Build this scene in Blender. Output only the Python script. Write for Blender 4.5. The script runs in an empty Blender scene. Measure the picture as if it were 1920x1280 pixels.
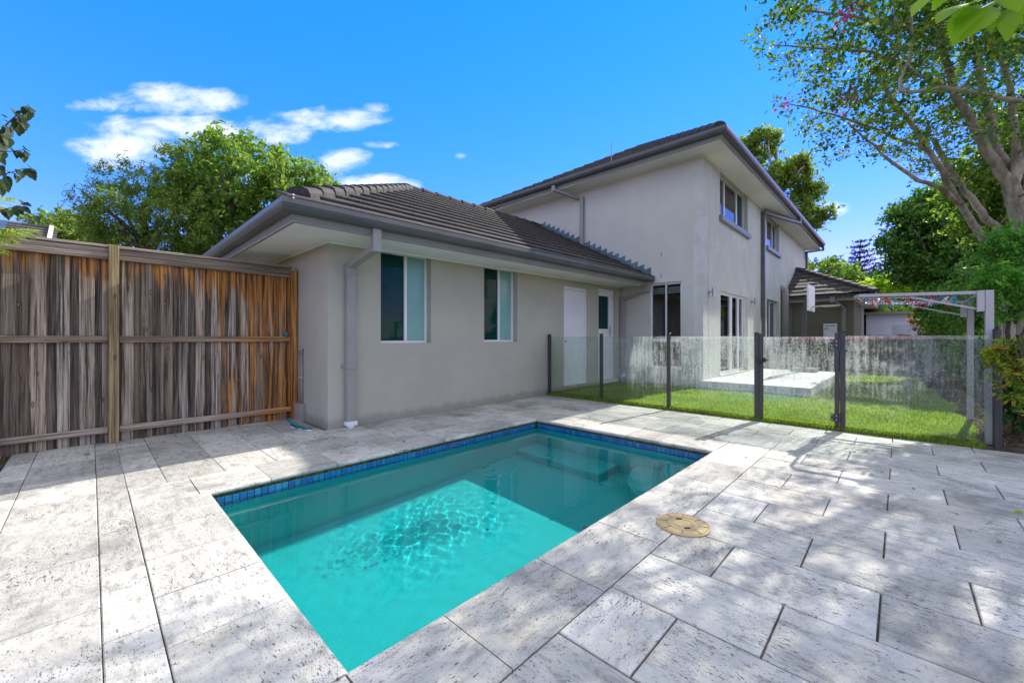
import bpy, bmesh, math, random
import numpy as np
from mathutils import Vector, Matrix, Euler

random.seed(11)
rng = np.random.default_rng(11)
sc = bpy.context.scene
col = sc.collection
PI = math.pi

# ---------------------------------------------------------------- camera
HEAD = math.atan2(728, 758)          # world X lies this far right of the view axis
CH, SH = math.cos(HEAD), math.sin(HEAD)
EYE = 1.12
cam_d = bpy.data.cameras.new('camera')
cam = bpy.data.objects.new('camera', cam_d)
col.objects.link(cam)
cam.location = (0, 0, EYE)
cam.rotation_euler = (PI / 2, 0, HEAD - PI / 2)
cam_d.sensor_width = 36
cam_d.lens = 36 * 758 / 1920
cam_d.shift_y = -6 / 1920
cam_d.clip_start = 0.05
cam_d.clip_end = 3000
sc.camera = cam

# ---------------------------------------------------------------- sky, sun, exposure
SUN_EL = math.radians(36)
SUN_AZ = math.radians(-7.5)          # angle from world +X, counter-clockwise
SKY_STRENGTH = 0.15
world = bpy.data.worlds.new('World')
sc.world = world
world.use_nodes = True
wt = world.node_tree
wt.nodes.clear()


def wn(t, **k):
    n = wt.nodes.new(t)
    for a, b in k.items():
        setattr(n, a, b)
    return n


def wmath(op, a, b=None, clamp=False):
    n = wn('ShaderNodeMath', operation=op)
    n.use_clamp = clamp
    for i, s in enumerate((a, b)):
        if s is None:
            continue
        if isinstance(s, (int, float)):
            n.inputs[i].default_value = s
        else:
            wt.links.new(s, n.inputs[i])
    return n.outputs[0]


sky = wn('ShaderNodeTexSky', sky_type='NISHITA')
sky.sun_disc = False
sky.sun_elevation = SUN_EL
sky.sun_rotation = PI / 2 - SUN_AZ
sky.altitude = 0
sky.air_density = 0.9
sky.dust_density = 0.0
sky.ozone_density = 3.0
hs = wn('ShaderNodeHueSaturation')
hs.inputs['Hue'].default_value = 0.512
hs.inputs['Saturation'].default_value = 1.35
hs.inputs['Value'].default_value = 0.79
wt.links.new(sky.outputs[0], hs.inputs['Color'])
tc = wn('ShaderNodeTexCoord')
sep = wn('ShaderNodeSeparateXYZ')
wt.links.new(tc.outputs['Generated'], sep.inputs[0])
az = wmath('ARCTAN2', sep.outputs[1], sep.outputs[0])
# a scattered bank of fair-weather cloud that comes back every third of the horizon
PER = 2 * PI / 3
azf = wmath('WRAP', az, HEAD + PER / 2)
azf_node = wt.nodes[-1]
azf_node.inputs[2].default_value = HEAD - PER / 2
el = wmath('ARCSINE', sep.outputs[2])
clouds = [(325, 188, 108, 27, 1), (178, 196, 50, 12, .7), (330, 238, 150, 22, .95), (230, 280, 88, 32, 1),
          (645, 220, 70, 22, .95), (560, 216, 52, 11, .6), (690, 204, 38, 10, .6), (640, 300, 46, 24, .9),
          (700, 350, 75, 22, .95), (470, 250, 95, 26, .9), (715, 271, 28, 6, .5), (863, 292, 17, 6, .55),
          (1655, 478, 62, 16, .55), (530, 330, 60, 16, .7), (1560, 390, 40, 14, .5), (1680, 120, 60, 18, .45)]
dab = wmath('SUBTRACT', HEAD, azf)
cu = wmath('TANGENT', dab)
cv = wmath('DIVIDE', wmath('TANGENT', el), wmath('COSINE', dab))
acc = None
for (cx, cy, rx, ry, st) in clouds:
    u, v = (cx - 960) / 758, (634 - cy) / 758
    da = wmath('DIVIDE', wmath('SUBTRACT', cu, u), rx / 758 * 1.15)
    de = wmath('DIVIDE', wmath('SUBTRACT', cv, v), ry / 758 * 1.2)
    d2 = wmath('ADD', wmath('MULTIPLY', da, da), wmath('MULTIPLY', de, de))
    b = wmath('MULTIPLY', wmath('SUBTRACT', 1.0, d2), st)
    acc = b if acc is None else wmath('MAXIMUM', acc, b)
cvec = wn('ShaderNodeCombineXYZ')
wt.links.new(cu, cvec.inputs[0])
wt.links.new(wmath('MULTIPLY', cv, 1.9), cvec.inputs[1])
nz = wn('ShaderNodeTexNoise')
nz.inputs['Scale'].default_value = 8.5
nz.inputs['Detail'].default_value = 8
nz.inputs['Roughness'].default_value = .60
nz.inputs['Distortion'].default_value = .25
wt.links.new(cvec.outputs[0], nz.inputs['Vector'])
cm = wmath('ADD', acc, wmath('MULTIPLY', wmath('SUBTRACT', nz.outputs[0], .50), 3.6))
cr = wn('ShaderNodeMapRange', interpolation_type='SMOOTHSTEP')
cr.inputs['From Min'].default_value = -.15
cr.inputs['From Max'].default_value = 1.35
cr.inputs['To Max'].default_value = .66
wt.links.new(cm, cr.inputs['Value'])
lowcut = wmath('GREATER_THAN', acc, -1.4)
cmask = wmath('MULTIPLY', cr.outputs[0], lowcut)
# broken cumulus, as bright as the bank in view, added overhead and behind, out of view, to fill the shade; window panes mirror
# a white sky there; the field thins out softly towards the clear blue ahead
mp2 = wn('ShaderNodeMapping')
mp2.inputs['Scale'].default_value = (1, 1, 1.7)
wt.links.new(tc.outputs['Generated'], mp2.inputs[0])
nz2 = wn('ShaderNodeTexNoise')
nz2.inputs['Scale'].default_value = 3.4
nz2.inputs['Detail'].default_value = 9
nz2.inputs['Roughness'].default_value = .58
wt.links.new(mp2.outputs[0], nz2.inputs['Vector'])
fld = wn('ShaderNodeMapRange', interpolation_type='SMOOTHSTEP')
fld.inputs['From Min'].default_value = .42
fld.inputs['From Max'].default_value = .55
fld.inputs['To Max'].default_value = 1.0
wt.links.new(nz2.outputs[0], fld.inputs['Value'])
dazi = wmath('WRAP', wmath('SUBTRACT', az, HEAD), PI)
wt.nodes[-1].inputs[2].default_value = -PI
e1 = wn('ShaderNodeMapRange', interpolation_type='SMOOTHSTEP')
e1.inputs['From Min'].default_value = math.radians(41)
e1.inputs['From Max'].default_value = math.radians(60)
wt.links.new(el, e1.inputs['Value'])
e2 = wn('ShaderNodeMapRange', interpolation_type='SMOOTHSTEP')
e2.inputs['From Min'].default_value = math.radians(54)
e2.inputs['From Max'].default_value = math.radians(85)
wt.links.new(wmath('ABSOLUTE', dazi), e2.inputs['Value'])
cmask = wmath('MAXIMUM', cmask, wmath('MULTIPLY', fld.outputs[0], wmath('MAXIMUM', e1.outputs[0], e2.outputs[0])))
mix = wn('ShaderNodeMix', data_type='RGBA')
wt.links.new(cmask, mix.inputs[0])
sps = wn('ShaderNodeSeparateColor')
wt.links.new(hs.outputs[0], sps.inputs[0])
cmb = wn('ShaderNodeCombineColor')
wt.links.new(wmath('MULTIPLY', sps.outputs[0], .88), cmb.inputs[0])
wt.links.new(wmath('MULTIPLY', wmath('POWER', sps.outputs[1], .50), .985), cmb.inputs[1])
wt.links.new(wmath('MULTIPLY', sps.outputs[2], 1.0), cmb.inputs[2])
wt.links.new(cmb.outputs[0], mix.inputs[6])
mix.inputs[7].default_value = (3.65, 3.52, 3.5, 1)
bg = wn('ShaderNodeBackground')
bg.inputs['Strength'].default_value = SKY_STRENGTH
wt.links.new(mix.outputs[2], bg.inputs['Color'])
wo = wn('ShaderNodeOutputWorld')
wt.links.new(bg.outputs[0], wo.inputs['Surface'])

sun_d = bpy.data.lights.new('sun', 'SUN')
sun_d.energy = 2.45
sun_d.angle = math.radians(0.5)
sun_d.color = (1.0, 0.95, 0.87)
sun = bpy.data.objects.new('sun', sun_d)
col.objects.link(sun)
S = Vector((math.cos(SUN_EL) * math.cos(SUN_AZ), math.cos(SUN_EL) * math.sin(SUN_AZ), math.sin(SUN_EL)))
sun.location = S * 40
sun.rotation_euler = S.to_track_quat('Z', 'Y').to_euler()

vs = sc.view_settings
vs.view_transform = 'Standard'
vs.look = 'None'
vs.exposure = 1.58
vs.gamma = 1
vs.use_curve_mapping = False
cy = sc.cycles
cy.use_denoising = True
cy.max_bounces = 10
cy.transparent_max_bounces = 24
cy.sample_clamp_indirect = 6
cy.caustics_reflective = False


# ---------------------------------------------------------------- pixel helpers (used to measure, give world points)
def ray(x, y):
    u, v = (x - 960) / 758, (634 - y) / 758
    return (CH + SH * u, SH - CH * u, v)


def W(x, y, t):
    d = ray(x, y)
    return Vector((d[0] * t, d[1] * t, EYE + d[2] * t))


def atz(x, y, z=0.0):
    d = ray(x, y)
    t = (z - EYE) / d[2]
    return Vector((d[0] * t, d[1] * t, z))


# ---------------------------------------------------------------- object helpers
LOC = {}


def tag(o, label=None, cat=None, group=None, kind=None):
    if label: o['label'] = label
    if cat: o['category'] = cat
    if group: o['group'] = group
    if kind: o['kind'] = kind
    return o


def thing(name, label, cat, loc=(0, 0, 0), group=None):
    o = bpy.data.objects.new(name, None)
    o.empty_display_size = .2
    col.objects.link(o)
    o.location = loc
    LOC[o.name] = Vector(loc)
    return tag(o, label, cat, group)


def link(name, me, mat=None, parent=None, loc=None, smooth=False):
    o = bpy.data.objects.new(name, me)
    col.objects.link(o)
    if mat and not me.materials:
        me.materials.append(mat)
    if parent:
        o.parent = parent
    if loc is not None:
        base = LOC.get(parent.name, Vector()) if parent else Vector()
        o.location = Vector(loc) - base
        LOC[o.name] = Vector(loc)
    if smooth:
        me.polygons.foreach_set('use_smooth', [True] * len(me.polygons))
    return o


class MB:
    def __init__(s):
        s.v, s.f = [], []

    def add(s, vs_, fs):
        n = len(s.v)
        s.v += [tuple(p) for p in vs_]
        s.f += [[i + n for i in f] for f in fs]
        return s

    def box(s, x0, x1, y0, y1, z0, z1):
        v = [(x, y, z) for z in (z0, z1) for y in (y0, y1) for x in (x0, x1)]
        return s.add(v, [(0, 2, 3, 1), (4, 5, 7, 6), (0, 1, 5, 4), (2, 6, 7, 3), (0, 4, 6, 2), (1, 3, 7, 5)])

    def quad(s, a, b, c, d):
        return s.add([a, b, c, d], [(0, 1, 2, 3)])

    def beam(s, p, q, w, h, up=(0, 0, 1)):
        p, q = Vector(p), Vector(q)
        d = (q - p).normalized()
        u = Vector(up)
        if abs(d.dot(u)) > .98:
            u = Vector((0, 1, 0))
        r = d.cross(u).normalized()
        u = r.cross(d)
        v = []
        for c in (p, q):
            for (i, j) in ((-1, -1), (1, -1), (1, 1), (-1, 1)):
                v.append(c + r * (i * w / 2) + u * (j * h / 2))
        return s.add(v, [(3, 2, 1, 0), (4, 5, 6, 7), (0, 1, 5, 4), (1, 2, 6, 5), (2, 3, 7, 6), (3, 0, 4, 7)])

    def tube(s, pts, rad, n=8, cap=True):
        pts = [Vector(p) for p in pts]
        if not hasattr(rad, '__len__'):
            rad = [rad] * len(pts)
        rings = []
        prev = None
        vs_ = []
        for i, p in enumerate(pts):
            d = (pts[min(i + 1, len(pts) - 1)] - pts[max(i - 1, 0)])
            if d.length < 1e-9:
                d = Vector((0, 0, 1))
            d.normalize()
            if prev is None:
                a = Vector((0, 0, 1)) if abs(d.z) < .9 else Vector((1, 0, 0))
                r = d.cross(a).normalized()
            else:
                r = (prev - d * prev.dot(d))
                r = r.normalized() if r.length > 1e-6 else d.orthogonal().normalized()
            prev = r
            b = d.cross(r)
            for k in range(n):
                an = 2 * PI * k / n
                vs_.append(p + (r * math.cos(an) + b * math.sin(an)) * rad[i])
        fs = []
        for i in range(len(pts) - 1):
            for k in range(n):
                k2 = (k + 1) % n
                fs.append((i * n + k, i * n + k2, (i + 1) * n + k2, (i + 1) * n + k))
        if cap:
            fs.append(tuple(range(n))[::-1])
            fs.append(tuple((len(pts) - 1) * n + k for k in range(n)))
        return s.add(vs_, fs)

    def lathe(s, c, prof, n=24):
        c = Vector(c)
        v, f = [], []
        for (r, z) in prof:
            for k in range(n):
                a = 2 * PI * k / n
                v.append(c + Vector((r * math.cos(a), r * math.sin(a), z)))
        for i in range(len(prof) - 1):
            for k in range(n):
                k2 = (k + 1) % n
                f.append((i * n + k, i * n + k2, (i + 1) * n + k2, (i + 1) * n + k))
        f.append(tuple((len(prof) - 1) * n + k for k in range(n)))
        f.append(tuple(range(n))[::-1])
        return s.add(v, f)

    def sweep(s, prof, frames, closed=False):
        # prof: list of (a,b); frames: list of (origin, avec, bvec)
        v = []
        for (o, a, b) in frames:
            o, a, b = Vector(o), Vector(a), Vector(b)
            for (pa, pb) in prof:
                v.append(o + a * pa + b * pb)
        n = len(prof)
        f = []
        for i in range(len(frames) - 1):
            for k in range(n if closed else n - 1):
                k2 = (k + 1) % n
                f.append((i * n + k, i * n + k2, (i + 1) * n + k2, (i + 1) * n + k))
        if closed:
            f.append(tuple(range(n)))
            f.append(tuple((len(frames) - 1) * n + k for k in range(n))[::-1])
        return s.add(v, f)

    def mesh(s, name, bevel=0, fix=True, xf=None, off=None):
        vv = s.v
        if xf:
            vv = [xf(*p) for p in vv]
        if off is not None:
            vv = [(p[0] - off[0], p[1] - off[1], p[2] - off[2]) for p in vv]
        me = bpy.data.meshes.new(name)
        me.from_pydata(vv, [], s.f)
        bm = bmesh.new()
        bm.from_mesh(me)
        if fix:
            bmesh.ops.recalc_face_normals(bm, faces=bm.faces)
        if bevel:
            bmesh.ops.bevel(bm, geom=list(bm.edges), offset=bevel, segments=1, affect='EDGES', profile=.5)
        bm.to_mesh(me)
        bm.free()
        return me

    def build(s, name, mat, parent=None, bevel=0, smooth=False, kind=None, fix=True, xf=None):
        off = LOC.get(parent.name) if parent else None
        me = s.mesh(name, bevel, fix, xf, off)
        o = link(name, me, mat, parent, smooth=smooth)
        LOC[o.name] = Vector(off) if off is not None else Vector()
        if kind:
            o['kind'] = kind
        return o


def np_mesh(name, verts, faces, mat, parent=None, kind=None, smooth=False):
    """fast mesh from numpy arrays; faces (M,k)"""
    verts = np.asarray(verts, dtype=np.float32)
    faces = np.asarray(faces, dtype=np.int32)
    if parent is not None and parent.name in LOC:
        verts = verts - np.array(LOC[parent.name], dtype=np.float32)
    me = bpy.data.meshes.new(name)
    me.vertices.add(len(verts))
    me.vertices.foreach_set('co', verts.ravel())
    k = faces.shape[1]
    me.loops.add(faces.size)
    me.loops.foreach_set('vertex_index', faces.ravel())
    me.polygons.add(len(faces))
    me.polygons.foreach_set('loop_start', np.arange(0, faces.size, k, dtype=np.int32))
    me.polygons.foreach_set('loop_total', np.full(len(faces), k, dtype=np.int32))
    if smooth:
        me.polygons.foreach_set('use_smooth', np.ones(len(faces), dtype=bool))
    me.update(calc_edges=True)
    o = link(name, me, mat, parent)
    if kind:
        o['kind'] = kind
    return o


# ---------------------------------------------------------------- material helpers
class NT:
    def __init__(s, name):
        s.m = bpy.data.materials.new(name)
        s.m.use_nodes = True
        s.t = s.m.node_tree
        s.b = s.t.nodes['Principled BSDF']
        s.out = s.t.nodes['Material Output']

    def n(s, t, **k):
        n = s.t.nodes.new(t)
        for a, b in k.items():
            setattr(n, a, b)
        return n

    def set(s, sock, v):
        if isinstance(v, bpy.types.NodeSocket):
            s.t.links.new(v, sock)
        elif isinstance(v, (tuple, list)) and len(v) == 3 and sock.type == 'RGBA':
            sock.default_value = (*v, 1)
        else:
            sock.default_value = v

    def math(s, op, a, b=None, c=None, clamp=False):
        n = s.n('ShaderNodeMath', operation=op)
        n.use_clamp = clamp
        for i, x in enumerate((a, b, c)):
            if x is not None:
                s.set(n.inputs[i], x)
        return n.outputs[0]

    def pos(s):
        return s.n('ShaderNodeNewGeometry').outputs['Position']

    def obj(s):
        return s.n('ShaderNodeTexCoord').outputs['Object']

    def rnd(s):
        return s.n('ShaderNodeObjectInfo').outputs['Random']

    def island(s):
        return s.n('ShaderNodeNewGeometry').outputs['Random Per Island']

    def map(s, vec, scale=(1, 1, 1), loc=(0, 0, 0), rot=(0, 0, 0)):
        n = s.n('ShaderNodeMapping')
        s.set(n.inputs['Vector'], vec)
        n.inputs['Scale'].default_value = scale
        n.inputs['Location'].default_value = loc
        n.inputs['Rotation'].default_value = rot
        return n.outputs[0]

    def shift(s, vec, fac, amt=37.0):
        n = s.n('ShaderNodeVectorMath', operation='ADD')
        s.set(n.inputs[0], vec)
        k = s.n('ShaderNodeCombineXYZ')
        v = s.math('MULTIPLY', fac, amt)
        for i in range(3):
            s.set(k.inputs[i], v)
        s.set(n.inputs[1], k.outputs[0])
        return n.outputs[0]

    def noise(s, vec, scale=5, detail=4, rough=.55, dist=0.0):
        n = s.n('ShaderNodeTexNoise')
        s.set(n.inputs['Vector'], vec)
        n.inputs['Scale'].default_value = scale
        n.inputs['Detail'].default_value = detail
        n.inputs['Roughness'].default_value = rough
        n.inputs['Distortion'].default_value = dist
        return n.outputs[0]

    def voro(s, vec, scale=5, feature='F1', out='Distance'):
        n = s.n('ShaderNodeTexVoronoi', feature=feature)
        s.set(n.inputs['Vector'], vec)
        n.inputs['Scale'].default_value = scale
        return n.outputs[out]

    def rng(s, v, a, b, c=0.0, d=1.0, smooth=True):
        n = s.n('ShaderNodeMapRange', interpolation_type='SMOOTHSTEP' if smooth else 'LINEAR')
        s.set(n.inputs['Value'], v)
        n.inputs['From Min'].default_value = a
        n.inputs['From Max'].default_value = b
        n.inputs['To Min'].default_value = c
        n.inputs['To Max'].default_value = d
        return n.outputs[0]

    def mix(s, f, a, b, mode='MIX'):
        n = s.n('ShaderNodeMix', data_type='RGBA', blend_type=mode)
        s.set(n.inputs[0], f)
        s.set(n.inputs[6], a)
        s.set(n.inputs[7], b)
        return n.outputs[2]

    def ramp(s, f, stops):
        n = s.n('ShaderNodeValToRGB')
        s.set(n.inputs[0], f)
        e = n.color_ramp.elements
        while len(e) < len(stops):
            e.new(.5)
        for i, (p, c) in enumerate(stops):
            e[i].position = p
            e[i].color = (*c, 1)
        return n.outputs[0]

    def xyz(s, vec):
        n = s.n('ShaderNodeSeparateXYZ')
        s.set(n.inputs[0], vec)
        return n.outputs

    def bump(s, h, strength=.3, dist=.01):
        n = s.n('ShaderNodeBump')
        s.set(n.inputs['Height'], h)
        n.inputs['Strength'].default_value = strength
        n.inputs['Distance'].default_value = dist
        s.set(s.b.inputs['Normal'], n.outputs[0])
        return n.outputs[0]

    def fin(s, col_, rough=.6, spec=.5, metal=0.0):
        s.set(s.b.inputs['Base Color'], col_)
        s.set(s.b.inputs['Roughness'], rough)
        s.set(s.b.inputs['Specular IOR Level'], spec)
        s.set(s.b.inputs['Metallic'], metal)
        return s.m


def plain(name, c, rough=.5, spec=.5, metal=0.0, var=.12, scale=6, bump=.05):
    k = NT(name)
    p = k.pos()
    nz_ = k.noise(p, scale, 6, .6)
    lo = tuple(x * (1 - var) for x in c)
    hi = tuple(min(1, x * (1 + var)) for x in c)
    cc = k.mix(k.rng(nz_, .3, .7), lo, hi)
    if bump:
        k.bump(k.noise(p, scale * 25, 3), bump, .004)
    return k.fin(cc, rough, spec, metal)


MAT = {}


def mk_stone():
    k = NT('travertine')
    r = k.rnd()
    o = k.shift(k.obj(), r, 91)
    p = k.pos()
    base = k.mix(k.noise(p, 9, 6, .7), (.50, .475, .415), (.66, .63, .565))
    big = k.noise(p, 1.5, 9, .74, .5)
    base = k.mix(k.rng(big, .46, .66, 0, .76), base, (.24, .235, .21))
    st = k.noise(k.map(o, (4, 13, 7)), 1.7, 9, .78, .3)
    base = k.mix(k.rng(st, .47, .68, 0, .66), base, (.17, .163, .15))
    lite = k.noise(k.shift(p, .63, 10), 2.6, 6, .7, .3)
    base = k.mix(k.rng(lite, .54, .70, 0, .55), base, (.68, .65, .61))
    warm = k.noise(k.shift(p, .31, 10), .8, 4, .6)
    base = k.mix(k.rng(warm, .55, .75, 0, .25), base, (.50, .41, .29))
    tone = k.rng(r, 0, 1, .76, 1.12, False)
    cc = k.n('ShaderNodeCombineColor')
    for i in range(3):
        k.set(cc.inputs[i], tone)
    base = k.mix(1.0, base, cc.outputs[0], 'MULTIPLY')
    dens = k.rng(k.noise(p, 2.3, 5, .65), .34, .68, .008, .110, False)
    th = k.math('SUBTRACT', .68, dens)
    pit1 = k.noise(k.map(o, (30, 75, 50)), 1.0, 3, .62, .2)
    m1 = k.rng(k.math('SUBTRACT', pit1, k.math('ADD', th, .01)), 0.0, .04)
    pit2 = k.noise(k.map(o, (85, 170, 120)), 1.0, 2, .55)
    m2 = k.rng(k.math('SUBTRACT', pit2, k.math('ADD', th, .0)), 0, .05, 0, .85)
    pit = k.math('MAXIMUM', m1, m2)
    base = k.mix(k.math('MULTIPLY', pit, .80), base, (.07, .067, .064))
    fine = k.noise(p, 120, 3, .6)
    k.bump(k.math('SUBTRACT', k.math('MULTIPLY', fine, .25), pit), .55, .006)
    return k.fin(base, k.rng(fine, .3, .7, .6, .8), .3)


def mk_wood(name, new=False, topo=.34, gain=1.0, tint=None):
    k = NT(name)
    r = k.rnd()
    o = k.shift(k.obj(), r, 53)
    p = k.pos()
    px_, py_, pz_ = k.xyz(p)
    dist = k.noise(k.map(o, (5, 5, 1.3)), 1.0, 3)
    dv = k.n('ShaderNodeVectorMath', operation='ADD')
    k.set(dv.inputs[0], o)
    cx = k.n('ShaderNodeCombineXYZ')
    k.set(cx.inputs[0], k.math('MULTIPLY', dist, .045))
    k.set(dv.inputs[1], cx.outputs[0])
    g = k.noise(k.map(dv.outputs[0], (120, 120, 1.6)), 1.0, 6, .72)
    g2 = k.noise(k.map(dv.outputs[0], (22, 22, 1.1)), 1.0, 4, .6)
    gg = k.math('ADD', k.math('MULTIPLY', g, .6), k.math('MULTIPLY', g2, .4))
    grey = k.ramp(k.rng(gg, .33, .68, 0, 1, False), [(0, (.05, .042, .033)), (.35, (.24, .198, .155)), (.7, (.48, .415, .335)), (1, (.64, .575, .48))])
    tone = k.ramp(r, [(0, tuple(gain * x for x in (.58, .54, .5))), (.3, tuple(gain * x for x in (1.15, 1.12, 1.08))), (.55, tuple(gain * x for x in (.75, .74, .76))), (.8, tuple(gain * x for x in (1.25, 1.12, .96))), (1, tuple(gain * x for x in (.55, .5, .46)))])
    grey = k.mix(1.0, grey, tone, 'MULTIPLY')
    if tint:
        grey = k.mix(1.0, grey, tint, 'MULTIPLY')
    rust = k.ramp(k.rng(gg, .33, .66, 0, 1, False), [(0, (.10, .035, .010)), (.45, (.46, .19, .045)), (1, (.72, .40, .14))])
    blot = k.noise(k.map(o, (11, 11, .9)), 1.0, 4, .65)
    top = k.rng(pz_, 1.45, 2.02, 0, 1)
    side = k.rng(px_, .45, 1.80, 0, 1)
    msk = k.math('ADD', k.math('MULTIPLY', top, topo), k.math('MULTIPLY', side, .32))
    om = k.rng(k.math('ADD', blot, msk), .70, .88)
    if new:
        om = k.math('MAXIMUM', om, k.rng(k.math('ADD', blot, side), 1.0, 1.25))
    c = k.mix(om, grey, rust)
    # dark weather streaks
    dk = k.noise(k.map(k.shift(o, .77, 20), (40, 40, 1.0)), 1.0, 6, .68)
    c = k.mix(k.rng(dk, .48, .61, 0, .86 if topo > 0 else .3), c, (.028, .025, .023))
    # knots
    kn = k.voro(k.map(o, (9, 3, 3.2)), 1.0)
    c = k.mix(k.rng(kn, .08, .15, .7, 0), c, (.09, .05, .025))
    c = k.mix(k.rng(kn, .025, .06, .9, 0), c, (.42, .27, .10))
    k.bump(k.math('SUBTRACT', gg, k.rng(dk, .54, .72, 0, .3)), .55, .006)
    return k.fin(c, .85, .2)


def mk_render(name, c, streak=0.0):
    k = NT(name)
    p = k.pos()
    a = k.noise(p, 1.3, 6, .62)
    b = k.noise(p, 9, 5, .6)
    cc = k.mix(k.rng(k.math('ADD', k.math('MULTIPLY', a, .7), k.math('MULTIPLY', b, .3)), .35, .65),
               tuple(x * .95 for x in c), tuple(x * 1.03 for x in c))
    pz_ = k.xyz(p)[2]
    # rising damp and splash dirt above the paving
    dn = k.noise(k.map(p, (7, 7, 1.6)), 1.0, 5, .6)
    cc = k.mix(k.rng(k.math('SUBTRACT', pz_, k.math('MULTIPLY', dn, .22)), -.06, .05, .55, 0), cc, tuple(x * .5 for x in c))
    if streak:
        sv = k.noise(k.map(p, (3.2, 3.2, .7)), 1.0, 9, .75, .6)
        sp = k.noise(k.map(p, (1.1, 1.1, .8)), 1.0, 8, .7, .5)
        cc = k.mix(k.rng(sv, .44, .70, 0, streak * .7), cc, (.72, .715, .66))
        cc = k.mix(k.rng(sp, .5, .6, 0, streak * .8), cc, (.70, .695, .64))
        cc = k.mix(k.rng(k.noise(k.map(p, (9, 9, .35)), 1.0, 5, .7), .58, .75, 0, .25), cc, tuple(x * .6 for x in c))
    k.bump(k.noise(p, 160, 4, .65), .35, .004)
    return k.fin(cc, .82, .25)


def mk_leaf(name, stops, rough=.42, trans=.45, spec=.45):
    k = NT(name)
    isl = k.island()
    c = k.ramp(isl, stops)
    p = k.pos()
    c = k.mix(k.rng(k.noise(p, 1.6, 3), .35, .65, 0, .45), c, k.mix(1.0, c, (.55, .62, .5), 'MULTIPLY'))
    k.fin(c, rough + .12, spec * .55)
    tr = k.n('ShaderNodeBsdfTranslucent')
    k.set(tr.inputs['Color'], k.mix(1.0, c, (1.5, 1.7, .75), 'MULTIPLY'))
    ms = k.n('ShaderNodeMixShader')
    ms.inputs[0].default_value = trans
    k.t.links.new(k.b.outputs[0], ms.inputs[1])
    k.t.links.new(tr.outputs[0], ms.inputs[2])
    k.t.links.new(ms.outputs[0], k.out.inputs['Surface'])
    return k.m


def mk_bark(name, a, b, sc_=9):
    k = NT(name)
    o = k.pos()
    n1 = k.noise(k.map(o, (1, 1, .3)), sc_, 6, .65, .6)
    n2 = k.noise(o, 3.1, 4, .6)
    c = k.mix(k.rng(n1, .35, .65), a, b)
    c = k.mix(k.rng(n2, .52, .66, 0, .55), c, tuple(min(1, x * 1.5) for x in b))
    k.bump(n1, .6, .012)
    return k.fin(c, .85, .2)


def glass_mat(name, tint, dirt=None):
    k = NT(name)
    tr = k.n('ShaderNodeBsdfTransparent')
    tr.inputs[0].default_value = (*tint, 1)
    gl = k.n('ShaderNodeBsdfGlossy')
    gl.inputs['Roughness'].default_value = .01
    gl.inputs['Color'].default_value = (1, 1, 1, 1)
    fr = k.n('ShaderNodeFresnel')
    fr.inputs[0].default_value = 1.48
    mx = k.n('ShaderNodeMixShader')
    k.t.links.new(fr.outputs[0], mx.inputs[0])
    k.t.links.new(tr.outputs[0], mx.inputs[1])
    k.t.links.new(gl.outputs[0], mx.inputs[2])
    last = mx.outputs[0]
    if dirt:
        p = k.pos()
        yy, zz = k.xyz(p)[1], k.xyz(p)[2]
        run = k.noise(k.map(p, (1, 34, 2.4)), 1.0, 6, .72, .2)
        spot = k.noise(p, 42, 5, .75)
        cloud = k.noise(p, 2.6, 5, .6)
        v = k.math('ADD', k.math('MULTIPLY', run, .34), k.math('ADD', k.math('MULTIPLY', spot, .38), k.math('MULTIPLY', cloud, .28)))
        m = k.rng(v, .43, .61, .02, dirt)
        m = k.math('MULTIPLY', m, k.rng(zz, .2, .72, .06, 1.0))
        m = k.math('MULTIPLY', m, k.rng(yy, 3.2, 3.75, 1.0, .12))
        df = k.n('ShaderNodeBsdfDiffuse')
        df.inputs[0].default_value = (.62, .64, .61, 1)
        tl = k.n('ShaderNodeBsdfTranslucent')
        tl.inputs[0].default_value = (.62, .64, .61, 1)
        dm = k.n('ShaderNodeMixShader')
        dm.inputs[0].default_value = .5
        k.t.links.new(df.outputs[0], dm.inputs[1])
        k.t.links.new(tl.outputs[0], dm.inputs[2])
        m2 = k.n('ShaderNodeMixShader')
        k.t.links.new(m, m2.inputs[0])
        k.t.links.new(last, m2.inputs[1])
        k.t.links.new(dm.outputs[0], m2.inputs[2])
        last = m2.outputs[0]
    k.t.links.new(last, k.out.inputs['Surface'])
    return k.m


MAT['stone'] = mk_stone()
MAT['paling'] = mk_wood('weathered_paling', gain=1.08)
MAT['paling_back'] = mk_wood('lap_shade_paling', gain=.45)  # paling copy darkened in colour for the shade on the recessed boards
MAT['post_grey'] = mk_wood('grey_green_post', topo=-.3, gain=1.2, tint=(1.0, .98, .68))
MAT['rail'] = mk_wood('weathered_rail', topo=-.25)
MAT['post_wood'] = mk_wood('treated_post', True)
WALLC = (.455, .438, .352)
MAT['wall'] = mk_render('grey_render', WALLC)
MAT['wall_upper'] = mk_render('pale_grey_render', (.60, .588, .495))  # paler tone than the garage render
MAT['wall2'] = mk_render('lit_weathered_render', (.58, .575, .495), .7)  # base colour lifted to carry sky and patio bounce; pale blotches are efflorescence
MAT['wall_olive'] = mk_render('olive_render', (.20, .19, .125))
MAT['soffit'] = plain('soffit_white', (.88, .86, .81), .6, .3, var=.04, scale=2)
MAT['gutter'] = plain('gutter_grey', (.095, .10, .098), .38, .5, var=.12, scale=3)
MAT['fascia'] = plain('fascia_grey', (.26, .25, .225), .45, .4, var=.08, scale=3)
MAT['pipe'] = plain('pipe_grey', (.32, .30, .27), .45, .4, var=.07, scale=4)
MAT['white'] = plain('white_paint', (.80, .80, .79), .38, .5, var=.03, scale=3, bump=.02)
MAT['white_pvc'] = plain('white_pvc', (.76, .76, .74), .35, .5, var=.04)
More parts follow.
